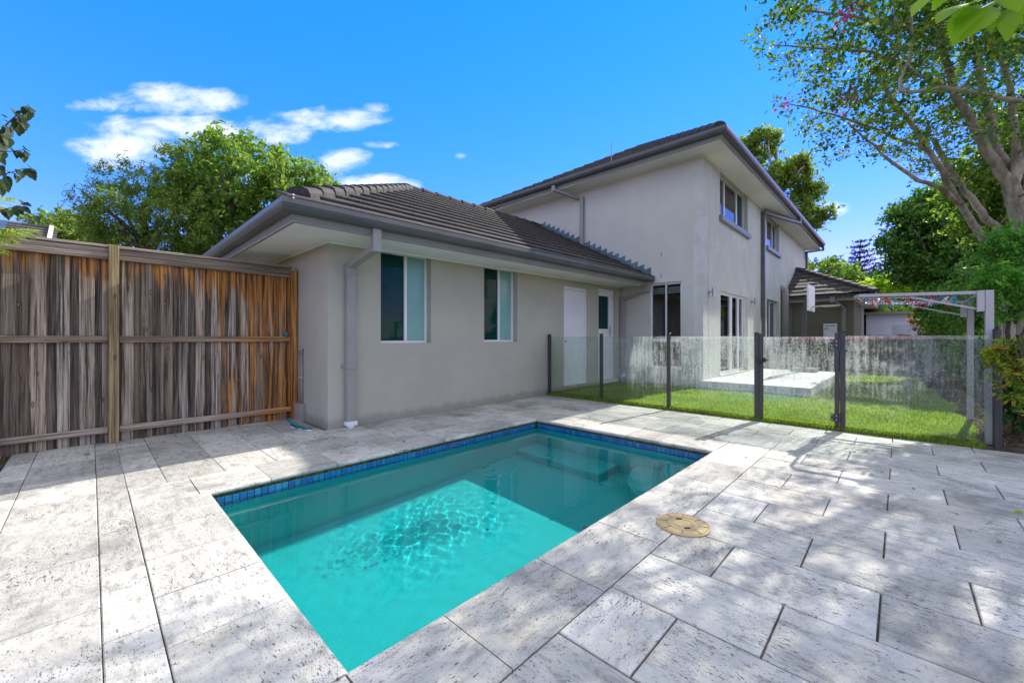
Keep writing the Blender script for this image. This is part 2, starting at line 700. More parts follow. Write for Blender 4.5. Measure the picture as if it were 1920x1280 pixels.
MAT['alu'] = plain('pale_aluminium', (.44, .425, .40), .42, .5, .25, var=.05)
MAT['charcoal'] = plain('charcoal_metal', (.055, .055, .052), .42, .5, .3, var=.12)
MAT['black'] = plain('black_plastic', (.012, .012, .012), .4, .5)
MAT['steel'] = plain('brushed_steel', (.5, .5, .49), .28, .5, .9, var=.06)
MAT['lead'] = plain('blue_grey_flashing', (.085, .15, .19), .42, .6, .3, var=.35, scale=9, bump=.3)
MAT['concrete'] = plain('pale_slab', (.64, .63, .60), .75, .3, var=.06, scale=2, bump=.2)
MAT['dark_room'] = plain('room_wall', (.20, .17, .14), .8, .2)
MAT['blind'] = plain('roller_blind', (.45, .43, .40), .8, .2)
MAT['mortar'] = plain('joint_mortar', (.10, .093, .078), .9, .2, var=.5, scale=14, bump=.4)


def mk_tile():
    k = NT('concrete_roof_tile')
    r = k.rnd()
    p = k.pos()
    n1 = k.noise(p, 30, 5, .7)
    n2 = k.noise(p, 2.4, 5, .6)
    c = k.mix(k.rng(n1, .3, .7), (.038, .034, .031), (.10, .091, .083))
    c = k.mix(k.rng(n2, .5, .72, 0, .4), c, (.14, .13, .12))
    c = k.mix(k.rng(r, 0, 1, 0, .35, False), c, (.07, .06, .055))
    k.bump(n1, .6, .008)
    return k.fin(c, .8, .3)


MAT['tile'] = mk_tile()


def mk_pool():
    k = NT('pool_pebble')
    p = k.pos()
    v = k.noise(p, 160, 3, .7)
    c = k.mix(k.rng(v, .3, .7), (.001, .40, .42), (.006, .60, .585))
    c = k.mix(k.rng(k.noise(p, 3, 4), .4, .7, 0, .25), c, (.002, .44, .45))
    k.bump(v, .4, .006)
    return k.fin(c, .7, .3)


MAT['pool'] = mk_pool()


def mk_mosaic():
    k = NT('blue_mosaic')
    r = k.rnd()
    c = k.ramp(r, [(0, (.004, .09, .30)), (.4, (.006, .14, .40)), (.75, (.008, .18, .42)), (1, (.015, .24, .40))])
    c = k.mix(k.rng(k.noise(k.pos(), 60, 4), .4, .7, 0, .4), c, (.02, .12, .20))
    return k.fin(c, .12, .6)


MAT['mosaic'] = mk_mosaic()
MAT['algae'] = plain('algae_grout', (.06, .062, .02), .8, .3, var=.6, scale=30, bump=.3)

water_kind = 'refract'


def mk_water():
    k = NT('clear_water')
    b = k.b
    b.inputs['Base Color'].default_value = (1, 1, 1, 1)
    b.inputs['Roughness'].default_value = 0
    b.inputs['IOR'].default_value = 1.333
    b.inputs['Transmission Weight'].default_value = 1
    return k.m


MAT['water'] = mk_water()
MAT['pane_green'] = NT('tinted_green_glass').fin((.003, .045, .035), .03, .14)


def mk_obscure():
    k = NT('obscure_glass')
    p = k.pos()
    k.bump(k.noise(p, 40, 3), .08, .004)
    return k.fin(k.mix(k.noise(p, 5, 3), (.20, .40, .36), (.25, .46, .42)), .12, .25)


MAT['pane_obscure'] = mk_obscure()
MAT['glass'] = glass_mat('window_glass', (.86, .90, .88))
MAT['fence_glass'] = glass_mat('stained_fence_glass', (.91, .96, .94), .50)
MAT['lidcol'] = plain('tan_plastic', (.50, .37, .18), .5, .4, var=.1, scale=12)
MAT['teal'] = plain('teal_plastic', (.01, .16, .17), .4, .5)
MAT['soil'] = plain('dark_soil', (.075, .058, .042), .95, .1, var=.5, scale=9, bump=.8)
MAT['ground'] = plain('dry_ground', (.085, .085, .045), .95, .1, var=.4, scale=1.2, bump=.5)
MAT['litter'] = mk_leaf('dry_litter', [(0, (.16, .09, .045)), (.5, (.27, .18, .10)), (1, (.10, .06, .04))], .7, .15)

LF = {
    'crape': mk_leaf('crape_leaf', [(0, (.035, .085, .018)), (.5, (.085, .17, .025)), (.90, (.20, .30, .04)), (.97, (.36, .36, .06)), (1, (.30, .12, .03))], .4, .42),
    'dense': mk_leaf('evergreen_leaf', [(0, (.04, .12, .03)), (.55, (.10, .24, .05)), (1, (.26, .42, .08))], .3, .42, .5),
    'maple': mk_leaf('broad_leaf', [(0, (.085, .16, .035)), (.55, (.18, .28, .055)), (1, (.36, .44, .11))], .42, .5),
    'feather': mk_leaf('feathery_leaf', [(0, (.09, .15, .035)), (.6, (.20, .28, .06)), (1, (.34, .40, .11))], .5, .5),
    'gum': mk_leaf('gum_leaf', [(0, (.08, .14, .03)), (.6, (.20, .28, .06)), (1, (.40, .44, .10))], .45, .5),
    'pine': mk_leaf('pine_needle', [(0, (0.020, 0.051, 0.027)), (1, (0.060, 0.111, 0.051))], .5, .15),
    'yellow': mk_leaf('yellow_green_leaf', [(0, (0.204, 0.340, 0.025)), (.6, (0.408, 0.544, 0.034)), (1, (0.620, 0.620, 0.068))], .42, .45),
    'croton': mk_leaf('variegated_leaf', [(0, (.07, .17, .02)), (.5, (.22, .32, .03)), (.85, (.45, .42, .05)), (1, (.45, .18, .04))], .35, .4),
    'copper': mk_leaf('copper_leaf', [(0, (0.272, 0.076, 0.025)), (.6, (0.442, 0.170, 0.051)), (1, (0.119, 0.153, 0.034))], .45, .35),
    'pinnate': mk_leaf('pinnate_leaf', [(0, (.08, .28, .05)), (.6, (.17, .40, .07)), (1, (.30, .50, .08))], .35, .42),
    'shade': mk_leaf('dark_shrub_leaf', [(0, (0.034, 0.102, 0.034)), (.7, (0.085, 0.187, 0.051)), (1, (0.238, 0.323, 0.102))], .35, .35),
    'big': mk_leaf('large_toothed_leaf', [(0, (0.170, 0.323, 0.020)), (.6, (0.289, 0.442, 0.025)), (1, (0.442, 0.408, 0.051))], .4, .55),
    'pear': mk_leaf('pear_leaf', [(0, (.012, .03, .008)), (1, (.035, .065, .012))], .4, .25),
    'palm': mk_leaf('palm_leaflet', [(0, (0.153, 0.255, 0.034)), (1, (0.459, 0.476, 0.085))], .4, .4),
    'flower': mk_leaf('pink_flower', [(0, (0.620, 0.034, 0.272)), (1, (0.620, 0.170, 0.595))], .6, .4),
    'grass': mk_leaf('lawn_blade', [(0, (.13, .22, .025)), (.4, (.24, .35, .045)), (.75, (.36, .45, .07)), (1, (.52, .46, .22))], .5, .42, .3),
}
BK = {
    'crape': mk_bark('crape_bark', (.20, .165, .12), (.42, .37, .285)),
    'dark': mk_bark('dark_bark', (.05, .04, .03), (.14, .115, .09)),
    'twig': mk_bark('twig_bark', (.06, .045, .03), (.13, .10, .07), 30),
}

# ================================================================ GROUND
PX0, PX1, PY0, PY1 = .592, 4.29, 1.337, 3.65       # pool opening


def holed(mb, x0, x1, y0, y1, z, hole=(PX0, PX1, PY0, PY1)):
    a, b, c, d = hole
    xs = [x0, a, b, x1]
    ys = [y0, c, d, y1]
    for i in range(3):
        for j in range(3):
            if i == 1 and j == 1:
                continue
            mb.quad((xs[i], ys[j], z), (xs[i + 1], ys[j], z), (xs[i + 1], ys[j + 1], z), (xs[i], ys[j + 1], z))


g = MB()
holed(g, -900, 900, -900, 900, -.075, (PX0 - .2, PX1 + .2, PY0 - .2, PY1 + .2))
tag(g.build('ground', MAT['ground']), kind='structure')

# garden soil beside the paving and along the right boundary
g = MB()
g.box(-3.0, -.53, -1.6, 6.5, -.07, -.012)
g.box(-3.0, 6.25, -4.2, -.98, -.07, .0)
g.box(6.252, 22, -4.2, -.62, -.07, .035)
tag(g.build('garden_bed', MAT['soil']), kind='structure')

# ---------------------------------------------------------------- paving
pav = MB()
holed(pav, -.53, 6.25, -.97, 6.20, -.012)
paving = tag(pav.build('paving', MAT['mortar'], fix=False), kind='structure')
LOC[paving.name] = Vector()
_stone = {}


def stone_mesh(w, d, t=.032):
    key = (round(w, 3), round(d, 3), t)
    if key in _stone:
        return _stone[key]
    b = .004
    m = MB()
    x, y = w / 2, d / 2
    v = []
    for (ix, iy, z) in ((x, y, -t), (x, y, -b), (x - b, y - b, 0)):
        v += [(-ix, -iy, z), (ix, -iy, z), (ix, iy, z), (-ix, iy, z)]
    f = [(8, 9, 10, 11)]
    for r_ in (0, 4):
        for k in range(4):
            k2 = (k + 1) % 4
            f.append((r_ + k, r_ + k2, r_ + 4 + k2, r_ + 4 + k))
    m.add(v, f)
    me = m.mesh('paver', fix=False)
    me.materials.append(MAT['stone'])
    _stone[key] = me
    return me


def paver(x0, x1, y0, y1, gap=.007, name='paver', parent=None, zt=0.0):
    w, d = x1 - x0 - gap * (.85 if x1 < 4.5 and gap < .005 else 1), y1 - y0 - gap * (1.7 if gap < .005 else 1)
    if w < .03 or d < .03:
        return
    rot = 0
    if d > w:
        w, d, rot = d, w, PI / 2
    if random.random() < .5:
        rot += PI
    me = stone_mesh(round(w, 2) if 0 else w, d)
    o = link(name, me, None, parent or paving, ((x0 + x1) / 2, (y0 + y1) / 2, zt + random.uniform(-.0016, .0012)))
    o.rotation_euler = (random.uniform(-.0012, .0012), random.uniform(-.0012, .0012), rot + random.uniform(-.0025, .0025))
    return o


XL = [-.53, -.33, .06, .4525, .845, 1.2375, 1.63, 2.02, 2.41, 2.80, 3.195, 3.59, 3.99, 4.395, 4.795, 5.20, 5.595, 5.965, 6.255]
for i in range(len(XL) - 1):
    x0, x1 = XL[i], XL[i + 1]
    xm = (x0 + x1) / 2
    ph = .0 if (i % 2 == 1) else .2925
    top = .945 if x0 < 4.7 else 5.05
    ys = [y for y in (np.arange(-30, 40) * .585 + .062 + ph) if -.97 < y < top]
    ys = [-.97] + [y for y in ys if y > -.90 and y < top - .07] + [top]
    for a, b in zip(ys[:-1], ys[1:]):
        paver(x0, x1, a, b, .0075 if xm < 3.0 else .0055)
# house side band and the corner behind it
XB = [.185, .41, .787, 1.18, 1.56, 1.97, 2.38, 2.765, 3.155, 3.565, 3.96, 4.37, 4.79]
for i in range(len(XB) - 1):
    x0, x1 = XB[i], XB[i + 1]
    top = 6.19 if x1 < 2.0 else 5.05
    st = 4.50 if i % 2 else 4.70
    ys = [4.115] + [y for y in np.arange(st, top - .1, .585)] + [top]
    for a, b in zip(ys[:-1], ys[1:]):
        paver(x0, x1, a, b, .0035)
# left columns
for (x0, x1, ys) in ((-.53, -.365, [-.0, 6.19]), (-.365, .028, [.945, 1.23, 1.82, 2.407, 3.0, 3.595, 4.19, 4.79, 5.4, 6.19]),
                     (.028, .187, [.945, 1.53, 2.117, 2.705, 3.293, 3.885, 4.12, 5.0, 5.6, 6.19])):
    if len(ys) == 2:
        ys = [.945] + list(np.arange(1.5, 6.0, .59)) + [6.19]
    for a, b in zip(ys[:-1], ys[1:]):
        paver(x0, x1, a, b, .0042)

# ================================================================ POOL
pool = thing('swimming_pool', 'small rectangular turquoise plunge pool sunk into the pale stone paving', 'swimming pool', (2.44, 2.49, 0))
WZ = -.112
FZ = -1.12
sh = MB()
sh.quad((PX0, PY0, FZ), (PX1, PY0, FZ), (PX1, PY1, FZ), (PX0, PY1, FZ))
sh.quad((PX0, PY0, FZ), (PX0, PY1, FZ), (PX0, PY1, -.035), (PX0, PY0, -.035))
sh.quad((PX1, PY1, FZ), (PX1, PY0, FZ), (PX1, PY0, -.035), (PX1, PY1, -.035))
sh.quad((PX1, PY0, FZ), (PX0, PY0, FZ), (PX0, PY0, -.035), (PX1, PY0, -.035))
sh.quad((PX0, PY1, FZ), (PX1, PY1, FZ), (PX1, PY1, -.035), (PX0, PY1, -.035))
sh.build('pool_shell', MAT['pool'], pool, fix=False)
# outer concrete of the shell, below ground
s2 = MB()
e_ = .19
for q in (((PX0 - e_, PY0 - e_), (PX1 + e_, PY0 - e_)), ((PX1 + e_, PY0 - e_), (PX1 + e_, PY1 + e_)), ((PX1 + e_, PY1 + e_), (PX0 - e_, PY1 + e_)), ((PX0 - e_, PY1 + e_), (PX0 - e_, PY0 - e_))):
    (a, b), (c, d) = q
    s2.quad((a, b, FZ - .15), (c, d, FZ - .15), (c, d, -.034), (a, b, -.034))
s2.quad((PX0 - e_, PY0 - e_, FZ - .15), (PX1 + e_, PY0 - e_, FZ - .15), (PX1 + e_, PY1 + e_, FZ - .15), (PX0 - e_, PY1 + e_, FZ - .15))
s2.build('shell_backing', MAT['concrete'], pool, fix=False)
# corner steps, near right corner, and a low swim ledge
for i, r_ in enumerate((.46, .80)):
    st = MB()
    z1 = -.50 - .28 * i
    pts = [(PX1 - .002, PY0 + .002)]
    for k in range(13):
        a = PI / 2 + (PI / 2) * k / 12
        pts.append((PX1 - .002 + r_ * math.cos(a) * 1.12, PY0 + .002 + r_ * math.sin(a)))
    nn = len(pts)
    v = [(x, y, FZ + .002) for x, y in pts] + [(x, y, z1) for x, y in pts]
    f = [tuple(range(nn, 2 * nn))]
    for k in range(nn):
        k2 = (k + 1) % nn
        f.append((k, k2, nn + k2, nn + k))
    st.add(v, f)
    st.build('pool_step', MAT['pool'], pool)
lg = MB()
lg.box(PX1 - .42, PX1 - .004, PY0 + 1.05, PY1 - .004, FZ + .003, FZ + .22)
lg.build('safety_ledge', MAT['pool'], pool, bevel=.012)
# waterline mosaic: two rows of single tiles on the house side and on the far end
tm = MB()
tm.box(-.0222, .0222, -.0222, .0222, 0, .007)
tme = tm.mesh('waterline_tile', bevel=.0015)
tme.materials.append(MAT['mosaic'])
pit = .0487
for r_ in range(2):
    zc = -.060 - (r_ + .5) * pit
    for i in range(int((PX1 - PX0) / pit)):
        o = link('waterline_tile', tme, None, pool, (PX0 + (i + .5) * pit, PY1 - .002, zc))
        o.rotation_euler = (PI / 2, 0, 0)
    for i in range(int((PY1 - PY0) / pit)):
        o = link('waterline_tile', tme, None, pool, (PX1 - .002, PY0 + (i + .5) * pit, zc))
        o.rotation_euler = (PI / 2, 0, -PI / 2)
rest = MB()
for r_ in range(2):
    zc = -.060 - (r_ + .5) * pit
    for i in range(int((PX1 - PX0) / pit)):
        x = PX0 + (i + .5) * pit
        rest.box(x - .0222, x + .0222, PY0 + .002, PY0 + .008, zc - .0222, zc + .0222)
    for i in range(int((PY1 - PY0) / pit)):
        y = PY0 + (i + .5) * pit
        rest.box(PX0 + .002, PX0 + .008, y - .0222, y + .0222, zc - .0222, zc + .0222)
rest.build('tile_band', MAT['mosaic'], pool, kind='stuff')
al = MB()
for (x0, x1, y0, y1) in ((PX0 + .001, PX1 - .001, PY1 - .0035, PY1 - .001), (PX1 - .0035, PX1 - .001, PY0 + .001, PY1 - .004), (PX0 + .001, PX1 - .004, PY0 + .001, PY0 + .0035), (PX0 + .001, PX0 + .0035, PY0 + .004, PY1 - .004)):
    al.box(x0, x1, y0, y1, -.165, -.0345)
al.build('tile_grout', MAT['algae'], pool)


# coping with a rounded nose over the water
def coping(x0, x1, y0, y1, nose, gap=.005):
    """nose: '+x','-x','+y','-y' = the side that hangs over the pool, or ''"""
    cx_, cy_ = (x0 + x1) / 2, (y0 + y1) / 2
    w, d = x1 - x0 - gap, y1 - y0 - gap
    if nose in ('+x', '-x'):
        L, D, rot = d, w + gap / 2 + .012, {'+x': -PI / 2, '-x': PI / 2}[nose]
    else:
        L, D, rot = w, d + gap / 2 + .012, {'+y': 0, '-y': PI}[nose]
    t = .034
    prof = [(-D / 2, -t), (-D / 2, -.003), (-D / 2 + .003, 0), (D / 2 - .02, 0), (D / 2 - .008, -.004), (D / 2 - .001, -.013), (D / 2, -.022), (D / 2 - .006, -t)]
    m = MB()
    m.sweep(prof, [((-L / 2, 0, 0), (0, 1, 0), (0, 0, 1)), ((L / 2, 0, 0), (0, 1, 0), (0, 0, 1))], True)
    me = m.mesh('coping_stone')
    me.materials.append(MAT['stone'])
    sx = (.012 + gap / 2) / 2
    off = {'+x': (sx, 0), '-x': (-sx, 0), '+y': (0, sx), '-y': (0, -sx)}[nose]
    o = link('coping_stone', me, None, pool, (cx_ + off[0], cy_ + off[1], random.uniform(-.001, .001)))
    o.rotation_euler = (0, 0, rot + random.uniform(-.001, .001))


for a, b in zip([.59, .99, 1.575, 2.149, 2.74, 3.32, 3.90, 4.39], [.99, 1.575, 2.149, 2.74, 3.32, 3.90, 4.39, 4.79]):
    if a < 4.3:
        coping(a, b, .945, 1.337, '+y')
    else:
        paver(a, b, .945, 1.337, .006)
paver(.187, .59, .945, 1.337, .006)
for a, b in zip([.545, 1.0, 1.535, 2.115, 2.73, 3.30, 3.86], [1.0, 1.535, 2.115, 2.73, 3.30, 3.86, 4.29]):
    coping(a, b, 3.65, 4.115, '-y')
paver(4.29, 4.79, 3.65, 4.115, .006)
yy = [1.337, 1.907, 2.29, 2.70, 3.16, 3.65]
for a, b in zip(yy[:-1], yy[1:]):
    coping(4.29, 4.79, a, b, '-x')
yy = [1.337, 1.91, 2.32, 2.737, 3.155, 3.65]
for a, b in zip(yy[:-1], yy[1:]):
    coping(.187, .592, a, b, '+x')
paver(.187, .545, 3.65, 4.115, .006)

# water: a real rippled surface
nx, ny = 240, 150
xs = np.linspace(PX0 + .0035, PX1 - .0035, nx)
ys = np.linspace(PY0 + .0035, PY1 - .0035, ny)
X, Y = np.meshgrid(xs, ys, indexing='ij')
Zw = np.zeros_like(X)
for k in range(26):
    lam = rng.uniform(.10, .42)
    th = rng.uniform(0, 2 * PI)
    Zw += lam * .00010 * np.sin(2 * PI / lam * (X * math.cos(th) + Y * math.sin(th)) + rng.uniform(0, 7))
# livelier water in front of the return jet
jet = np.exp(-(((X - 2.85) / .62) ** 2 + ((Y - 2.9) / .42) ** 2)) * (1 + .6 * np.sin(X * 5.3 + Y * 2.1) * np.sin(Y * 6.7 - X * 1.7))
for k in range(60):
    lam = rng.uniform(.035, .17)
    th = rng.uniform(0, 2 * PI)
    Zw += jet * lam * .00085 * np.sin(2 * PI / lam * (X * math.cos(th) + Y * math.sin(th)) + rng.uniform(0, 7))
vw = np.stack([X, Y, WZ + Zw], -1).reshape(-1, 3)
ii, jj = np.meshgrid(np.arange(nx - 1), np.arange(ny - 1), indexing='ij')
q0 = (ii * ny + jj).ravel()
fw = np.stack([q0, q0 + ny, q0 + ny + 1, q0 + 1], -1)
water = tag(np_mesh('water', vw, fw, MAT['water'], smooth=True), kind='structure')
try:
    water.cycles.is_caustics_caster = True
    sun_d.cycles.is_caustics_light = True
    for o in pool.children:
        if o.name.startswith(('pool_shell', 'pool_step', 'safety_ledge')):
            o.cycles.is_caustics_receiver = True
except Exception as ex:
    print('caustics', ex)

# ================================================================ HOUSE
house = thing('house', 'grey rendered house with a low tiled garage wing joined to a two storey block', 'house', (9.28, 5.06, 0))
GY, GX = 5.06, 2.01            # garage faces
TX, TY = 9.28, 3.11            # two storey faces


def G(x, y, z):
    """the garage roof falls a little towards the pool end"""
    return (x, y, z + .0132 * (x - 1.245))


def wall_panel(mb, plane, c, th, u0, u1, z0, z1, holes):
    """plane 'Y': face at y=c looking to -Y, body towards +Y; plane 'X': face at x=c looking to -X"""
    us = sorted({u0, u1, *[h[0] for h in holes], *[h[1] for h in holes]})
    zs = sorted({z0, z1, *[h[2] for h in holes], *[h[3] for h in holes]})

    def P(u, d, z):
        return (u, c + d, z) if plane == 'Y' else (c + d, u, z)

    for i in range(len(us) - 1):
        for j in range(len(zs) - 1):
            um, zm = (us[i] + us[i + 1]) / 2, (zs[j] + zs[j + 1]) / 2
            if any(h[0] < um < h[1] and h[2] < zm < h[3] for h in holes):
                continue
            for d in (0, th):
                mb.quad(P(us[i], d, zs[j]), P(us[i + 1], d, zs[j]), P(us[i + 1], d, zs[j + 1]), P(us[i], d, zs[j + 1]))
    for (a, b, e, f_) in holes:
        mb.quad(P(a, 0, e), P(a, th, e), P(a, th, f_), P(a, 0, f_))
        mb.quad(P(b, 0, e), P(b, th, e), P(b, th, f_), P(b, 0, f_))
        mb.quad(P(a, 0, e), P(b, 0, e), P(b, th, e), P(a, th, e))
        mb.quad(P(a, 0, f_), P(b, 0, f_), P(b, th, f_), P(a, th, f_))
    for (a, b) in ((u0, u0), (u1, u1)):
        mb.quad(P(a, 0, z0), P(a, th, z0), P(a, th, z1), P(a, 0, z1))
    mb.quad(P(u0, 0, z1), P(u1, 0, z1), P(u1, th, z1), P(u0, th, z1))


gw = MB()
W1 = (2.71, 3.52, 1.05, 2.34)
W2 = (4.59, 5.41, 1.055, 2.37)
D1 = (6.83, 7.70, .12, 2.22)
D2 = (8.17, 8.95, .13, 2.30)
wall_panel(gw, 'Y', GY, .22, GX, TX - .002, -.06, 2.47, [W1, W2, D1, D2])
wall_panel(gw, 'X', GX + .0, .2, GY + .221, 10.9, -.06, 2.47, [])
gw.box(GX + .001, TX, 10.9, 11.1, -.06, 2.47)
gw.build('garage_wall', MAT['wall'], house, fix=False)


def Pf(plane, c, u, d, z):
    return (u, c + d, z) if plane == 'Y' else (c + d, u, z)


def fbox(mb, plane, c, u0, u1, d0, d1, z0, z1):
    if plane == 'Y':
        mb.box(u0, u1, c + d0, c + d1, z0, z1)
    else:
        mb.box(c + d0, c + d1, u0, u1, z0, z1)


def window(plane, c, hole, rec, parts, fw_=.045, mid=None, name='window', mat='white', room=True, sill=None):
    """parts: list of (fraction0, fraction1, z0frac, z1frac, pane material)"""
    a, b, z0, z1 = hole
    f = MB()
    e = .002
    fbox(f, plane, c, a + e, a + fw_, rec, rec + .05, z0 + e, z1 - e)
    fbox(f, plane, c, b - fw_, b - e, rec, rec + .05, z0 + e, z1 - e)
    fbox(f, plane, c, a + fw_, b - fw_, rec, rec + .05, z0 + e, z0 + fw_)
    fbox(f, plane, c, a + fw_, b - fw_, rec, rec + .05, z1 - fw_, z1 - e)
    for (m0, m1, y0, y1) in (mid or []):
        fbox(f, plane, c, a + (b - a) * m0, a + (b - a) * m1, rec - .004, rec + .045, z0 + fw_ if y0 == 0 else z0 + (z1 - z0) * y0, z1 - fw_ if y1 == 1 else z0 + (z1 - z0) * y1)
    fr = f.build(name, MAT[mat], house)
    for (p0, p1, q0, q1, pm) in parts:
        m = MB()
        fbox(m, plane, c, a + (b - a) * p0, a + (b - a) * p1, rec + .022, rec + .028, z0 + (z1 - z0) * q0, z0 + (z1 - z0) * q1)
        m.build('pane', MAT[pm], fr)
    return fr


window('Y', GY, W1, .11, [(.05, .53, .03, .97, 'pane_green'), (.57, .96, .03, .97, 'pane_obscure')], .035, [(.525, .575, 0, 1)])
window('Y', GY, W2, .11, [(.05, .53, .03, .97, 'pane_green'), (.57, .96, .03, .97, 'pane_obscure')], .035, [(.525, .575, 0, 1)])


def door(hole, rec, glazed):
    a, b, z0, z1 = hole
    f = MB()
    fw_ = .055
    fbox(f, 'Y', GY, a + .002, a + fw_, rec - .03, rec + .06, z0 + .002, z1 - .002)
    fbox(f, 'Y', GY, b - fw_, b - .002, rec - .03, rec + .06, z0 + .002, z1 - .002)
    fbox(f, 'Y', GY, a + fw_, b - fw_, rec - .03, rec + .06, z1 - fw_, z1 - .002)
    fbox(f, 'Y', GY, a + fw_, b - fw_, rec - .03, rec + .06, z0 + .002, z0 + .03)
    dr = f.build('door', MAT['white'], house)
    lf = MB()
    A, B, C, D = a + fw_ + .004, b - fw_ - .004, z0 + .034, z1 - fw_ - .004
    if glazed:
        zg = z0 + (z1 - z0) * .56
        fbox(lf, 'Y', GY, A, A + .09, rec, rec + .04, C, D)
        fbox(lf, 'Y', GY, B - .12, B, rec, rec + .04, C, D)
        fbox(lf, 'Y', GY, A + .09, B - .12, rec, rec + .04, C, zg)
        fbox(lf, 'Y', GY, A + .09, B - .12, rec, rec + .04, D - .11, D)
        m = MB()
        fbox(m, 'Y', GY, A + .088, B - .118, rec + .02, rec + .026, zg - .002, D - .108)
        m.build('pane', MAT['pane_green'], dr)
    else:
        fbox(lf, 'Y', GY, A, B, rec, rec + .04, C, D)
    lf.build('door_leaf', MAT['white'], dr)
    h = MB()
    hx = B - .06 if glazed else A + .06
    if glazed:
        fbox(h, 'Y', GY, hx - .02, hx + .02, rec - .008, rec - .001, 1.18, 1.42)
        h.tube([(hx, GY + rec - .01, 1.33), (hx, GY + rec - .05, 1.33), (hx - .1, GY + rec - .05, 1.33)], .009, 6)
    else:
        h.tube([(hx, GY + rec - .002, 1.06), (hx, GY + rec - .03, 1.06)], [.02, .016], 8)
    h.build('door_handle', MAT['steel'], dr)
    return dr


door(D1, .05, False)
door(D2, .09, True)
sl = MB()
sl.box(D2[0] - .0, D2[1] + .08, GY - .035, GY + .12, .05, .128)
sl.build('door_step', MAT['concrete'], house, bevel=.004)

# ---- garage roof
EX, EY, EZ = 1.245, 4.20, 2.466          # outer gutter corner
A_ = 3.56
PITCH = math.atan(.535)
RX1 = TX - .004
Ydeep = EY + 2 * A_
rf = MB()
zt0 = EZ - .05
apx = (EX + A_, EY + A_, zt0 + A_ * .535)
rf.quad((EX + .06, EY + .06, zt0), (RX1, EY + .06, zt0), (RX1, EY + A_, apx[2]), apx)
rf.add([(EX + .06, Ydeep, zt0), (EX + .06, EY + .06, zt0), apx], [(0, 1, 2)])
rf.quad((RX1, Ydeep, zt0), (EX + .06, Ydeep, zt0), apx, (RX1, EY + A_, apx[2]))
garage_roof = rf.build('garage_roof', MAT['tile'], house, xf=G, fix=False)

tilem = MB()
tw, tl = .30, .36
pr = [(-.02, -.012), (-.02, .024), (-.012, .034), (.0, .038), (.10, .032), (tl, .012), (tl, 0)]
tilem.sweep(pr, [((-tw / 2, 0, 0), (0, 1, 0), (0, 0, 1)), ((tw / 2, 0, 0), (0, 1, 0), (0, 0, 1))], True)
tile_me = tilem.mesh('roof_tile')
tile_me.materials.append(MAT['tile'])
NR = 12
gauge_h = (A_ - .06) / NR
for i in range(NR):
    y = EY + .03 + gauge_h * i
    z = zt0 + (y - EY) * .535 + .030
    xs_ = EX + (y - EY) + .02
    xe = RX1
    x = xe
    first = True
    if i % 2:
        x = xe + tw / 2
    while x > xs_ + .04:
        x0 = max(x - tw, xs_)
        x1 = min(x, xe)
        wd = x1 - x0
        o = link('roof_tile', tile_me, None, garage_roof, G((x0 + x1) / 2, y, z))
        o.scale = (wd / tw, 1, 1)
        o.rotation_euler = Euler((PITCH - .07 + random.uniform(-.008, .008), random.uniform(-.004, .004) - .012, 0), 'XYZ')
        x -= tw


def cap_mesh(L, w=.12, h=.07):
    m = MB()
    prof = []
    for k in range(7):
        a = PI * k / 6
        prof.append((-w * math.cos(a), h * math.sin(a) ** .8 if 0 < k < 6 else 0))
    ring = prof + [(w * .98, -.06), (-w * .98, -.06)]
    m.sweep(ring, [((-.03, 0, .022), (0, 1, 0), (0, 0, 1)), ((L, 0, 0), (0, .92, 0), (0, 0, .92))], True)
    me = m.mesh('hip_tile')
    me.materials.append(MAT['tile'])
    return me


def caps(p, q, n, name, parent, xf=lambda *a: a):
    p, q = Vector(xf(*p)), Vector(xf(*q))
    d = q - p
    L = d.length / n
    me = cap_mesh(L)
    dn = d.normalized()
    side = Vector((0, 0, 1)).cross(dn).normalized()
    up = dn.cross(side)
    rot = Matrix((dn, side, up)).transposed().to_euler()
    for i in range(n):
        c = p + d * (i / n)
        o = link(name, me, None, parent, c)
        o.rotation_euler = (rot.x + random.uniform(-.02, .02), rot.y + random.uniform(-.012, .012), rot.z + random.uniform(-.02, .02))


caps((EX + .24, EY + .24, zt0 + .165), (apx[0], apx[1], apx[2] + .05), 15, 'hip_tile', garage_roof, G)
caps((apx[0] - .02, apx[1], apx[2] + .02), (RX1, apx[1], apx[2] + .02), 12, 'ridge_tile', garage_roof, G)
caps((EX + .04, Ydeep - .04, zt0 + .045), (apx[0], apx[1], apx[2] + .05), 15, 'hip_tile', garage_roof, G)


def eave_frames(pts, xf=lambda *a: a):
    """pts: plan polyline of the outer gutter edge; returns mitred frames whose a-axis points inwards (left of travel)"""
    fr = []
    P = [Vector((p[0], p[1], 0)) for p in pts]
    for i, p in enumerate(P):
        dirs = []
        if i > 0: dirs.append((P[i] - P[i - 1]).normalized())
        if i < len(P) - 1: dirs.append((P[i + 1] - P[i]).normalized())
        ns = [Vector((-d.y, d.x, 0)) for d in dirs]
        n = sum(ns, Vector()).normalized()
        n = n / max(.2, n.dot(ns[0]))
        fr.append((Vector((p.x, p.y, pts[i][2])), n, Vector((0, 0, 1))))
    return fr


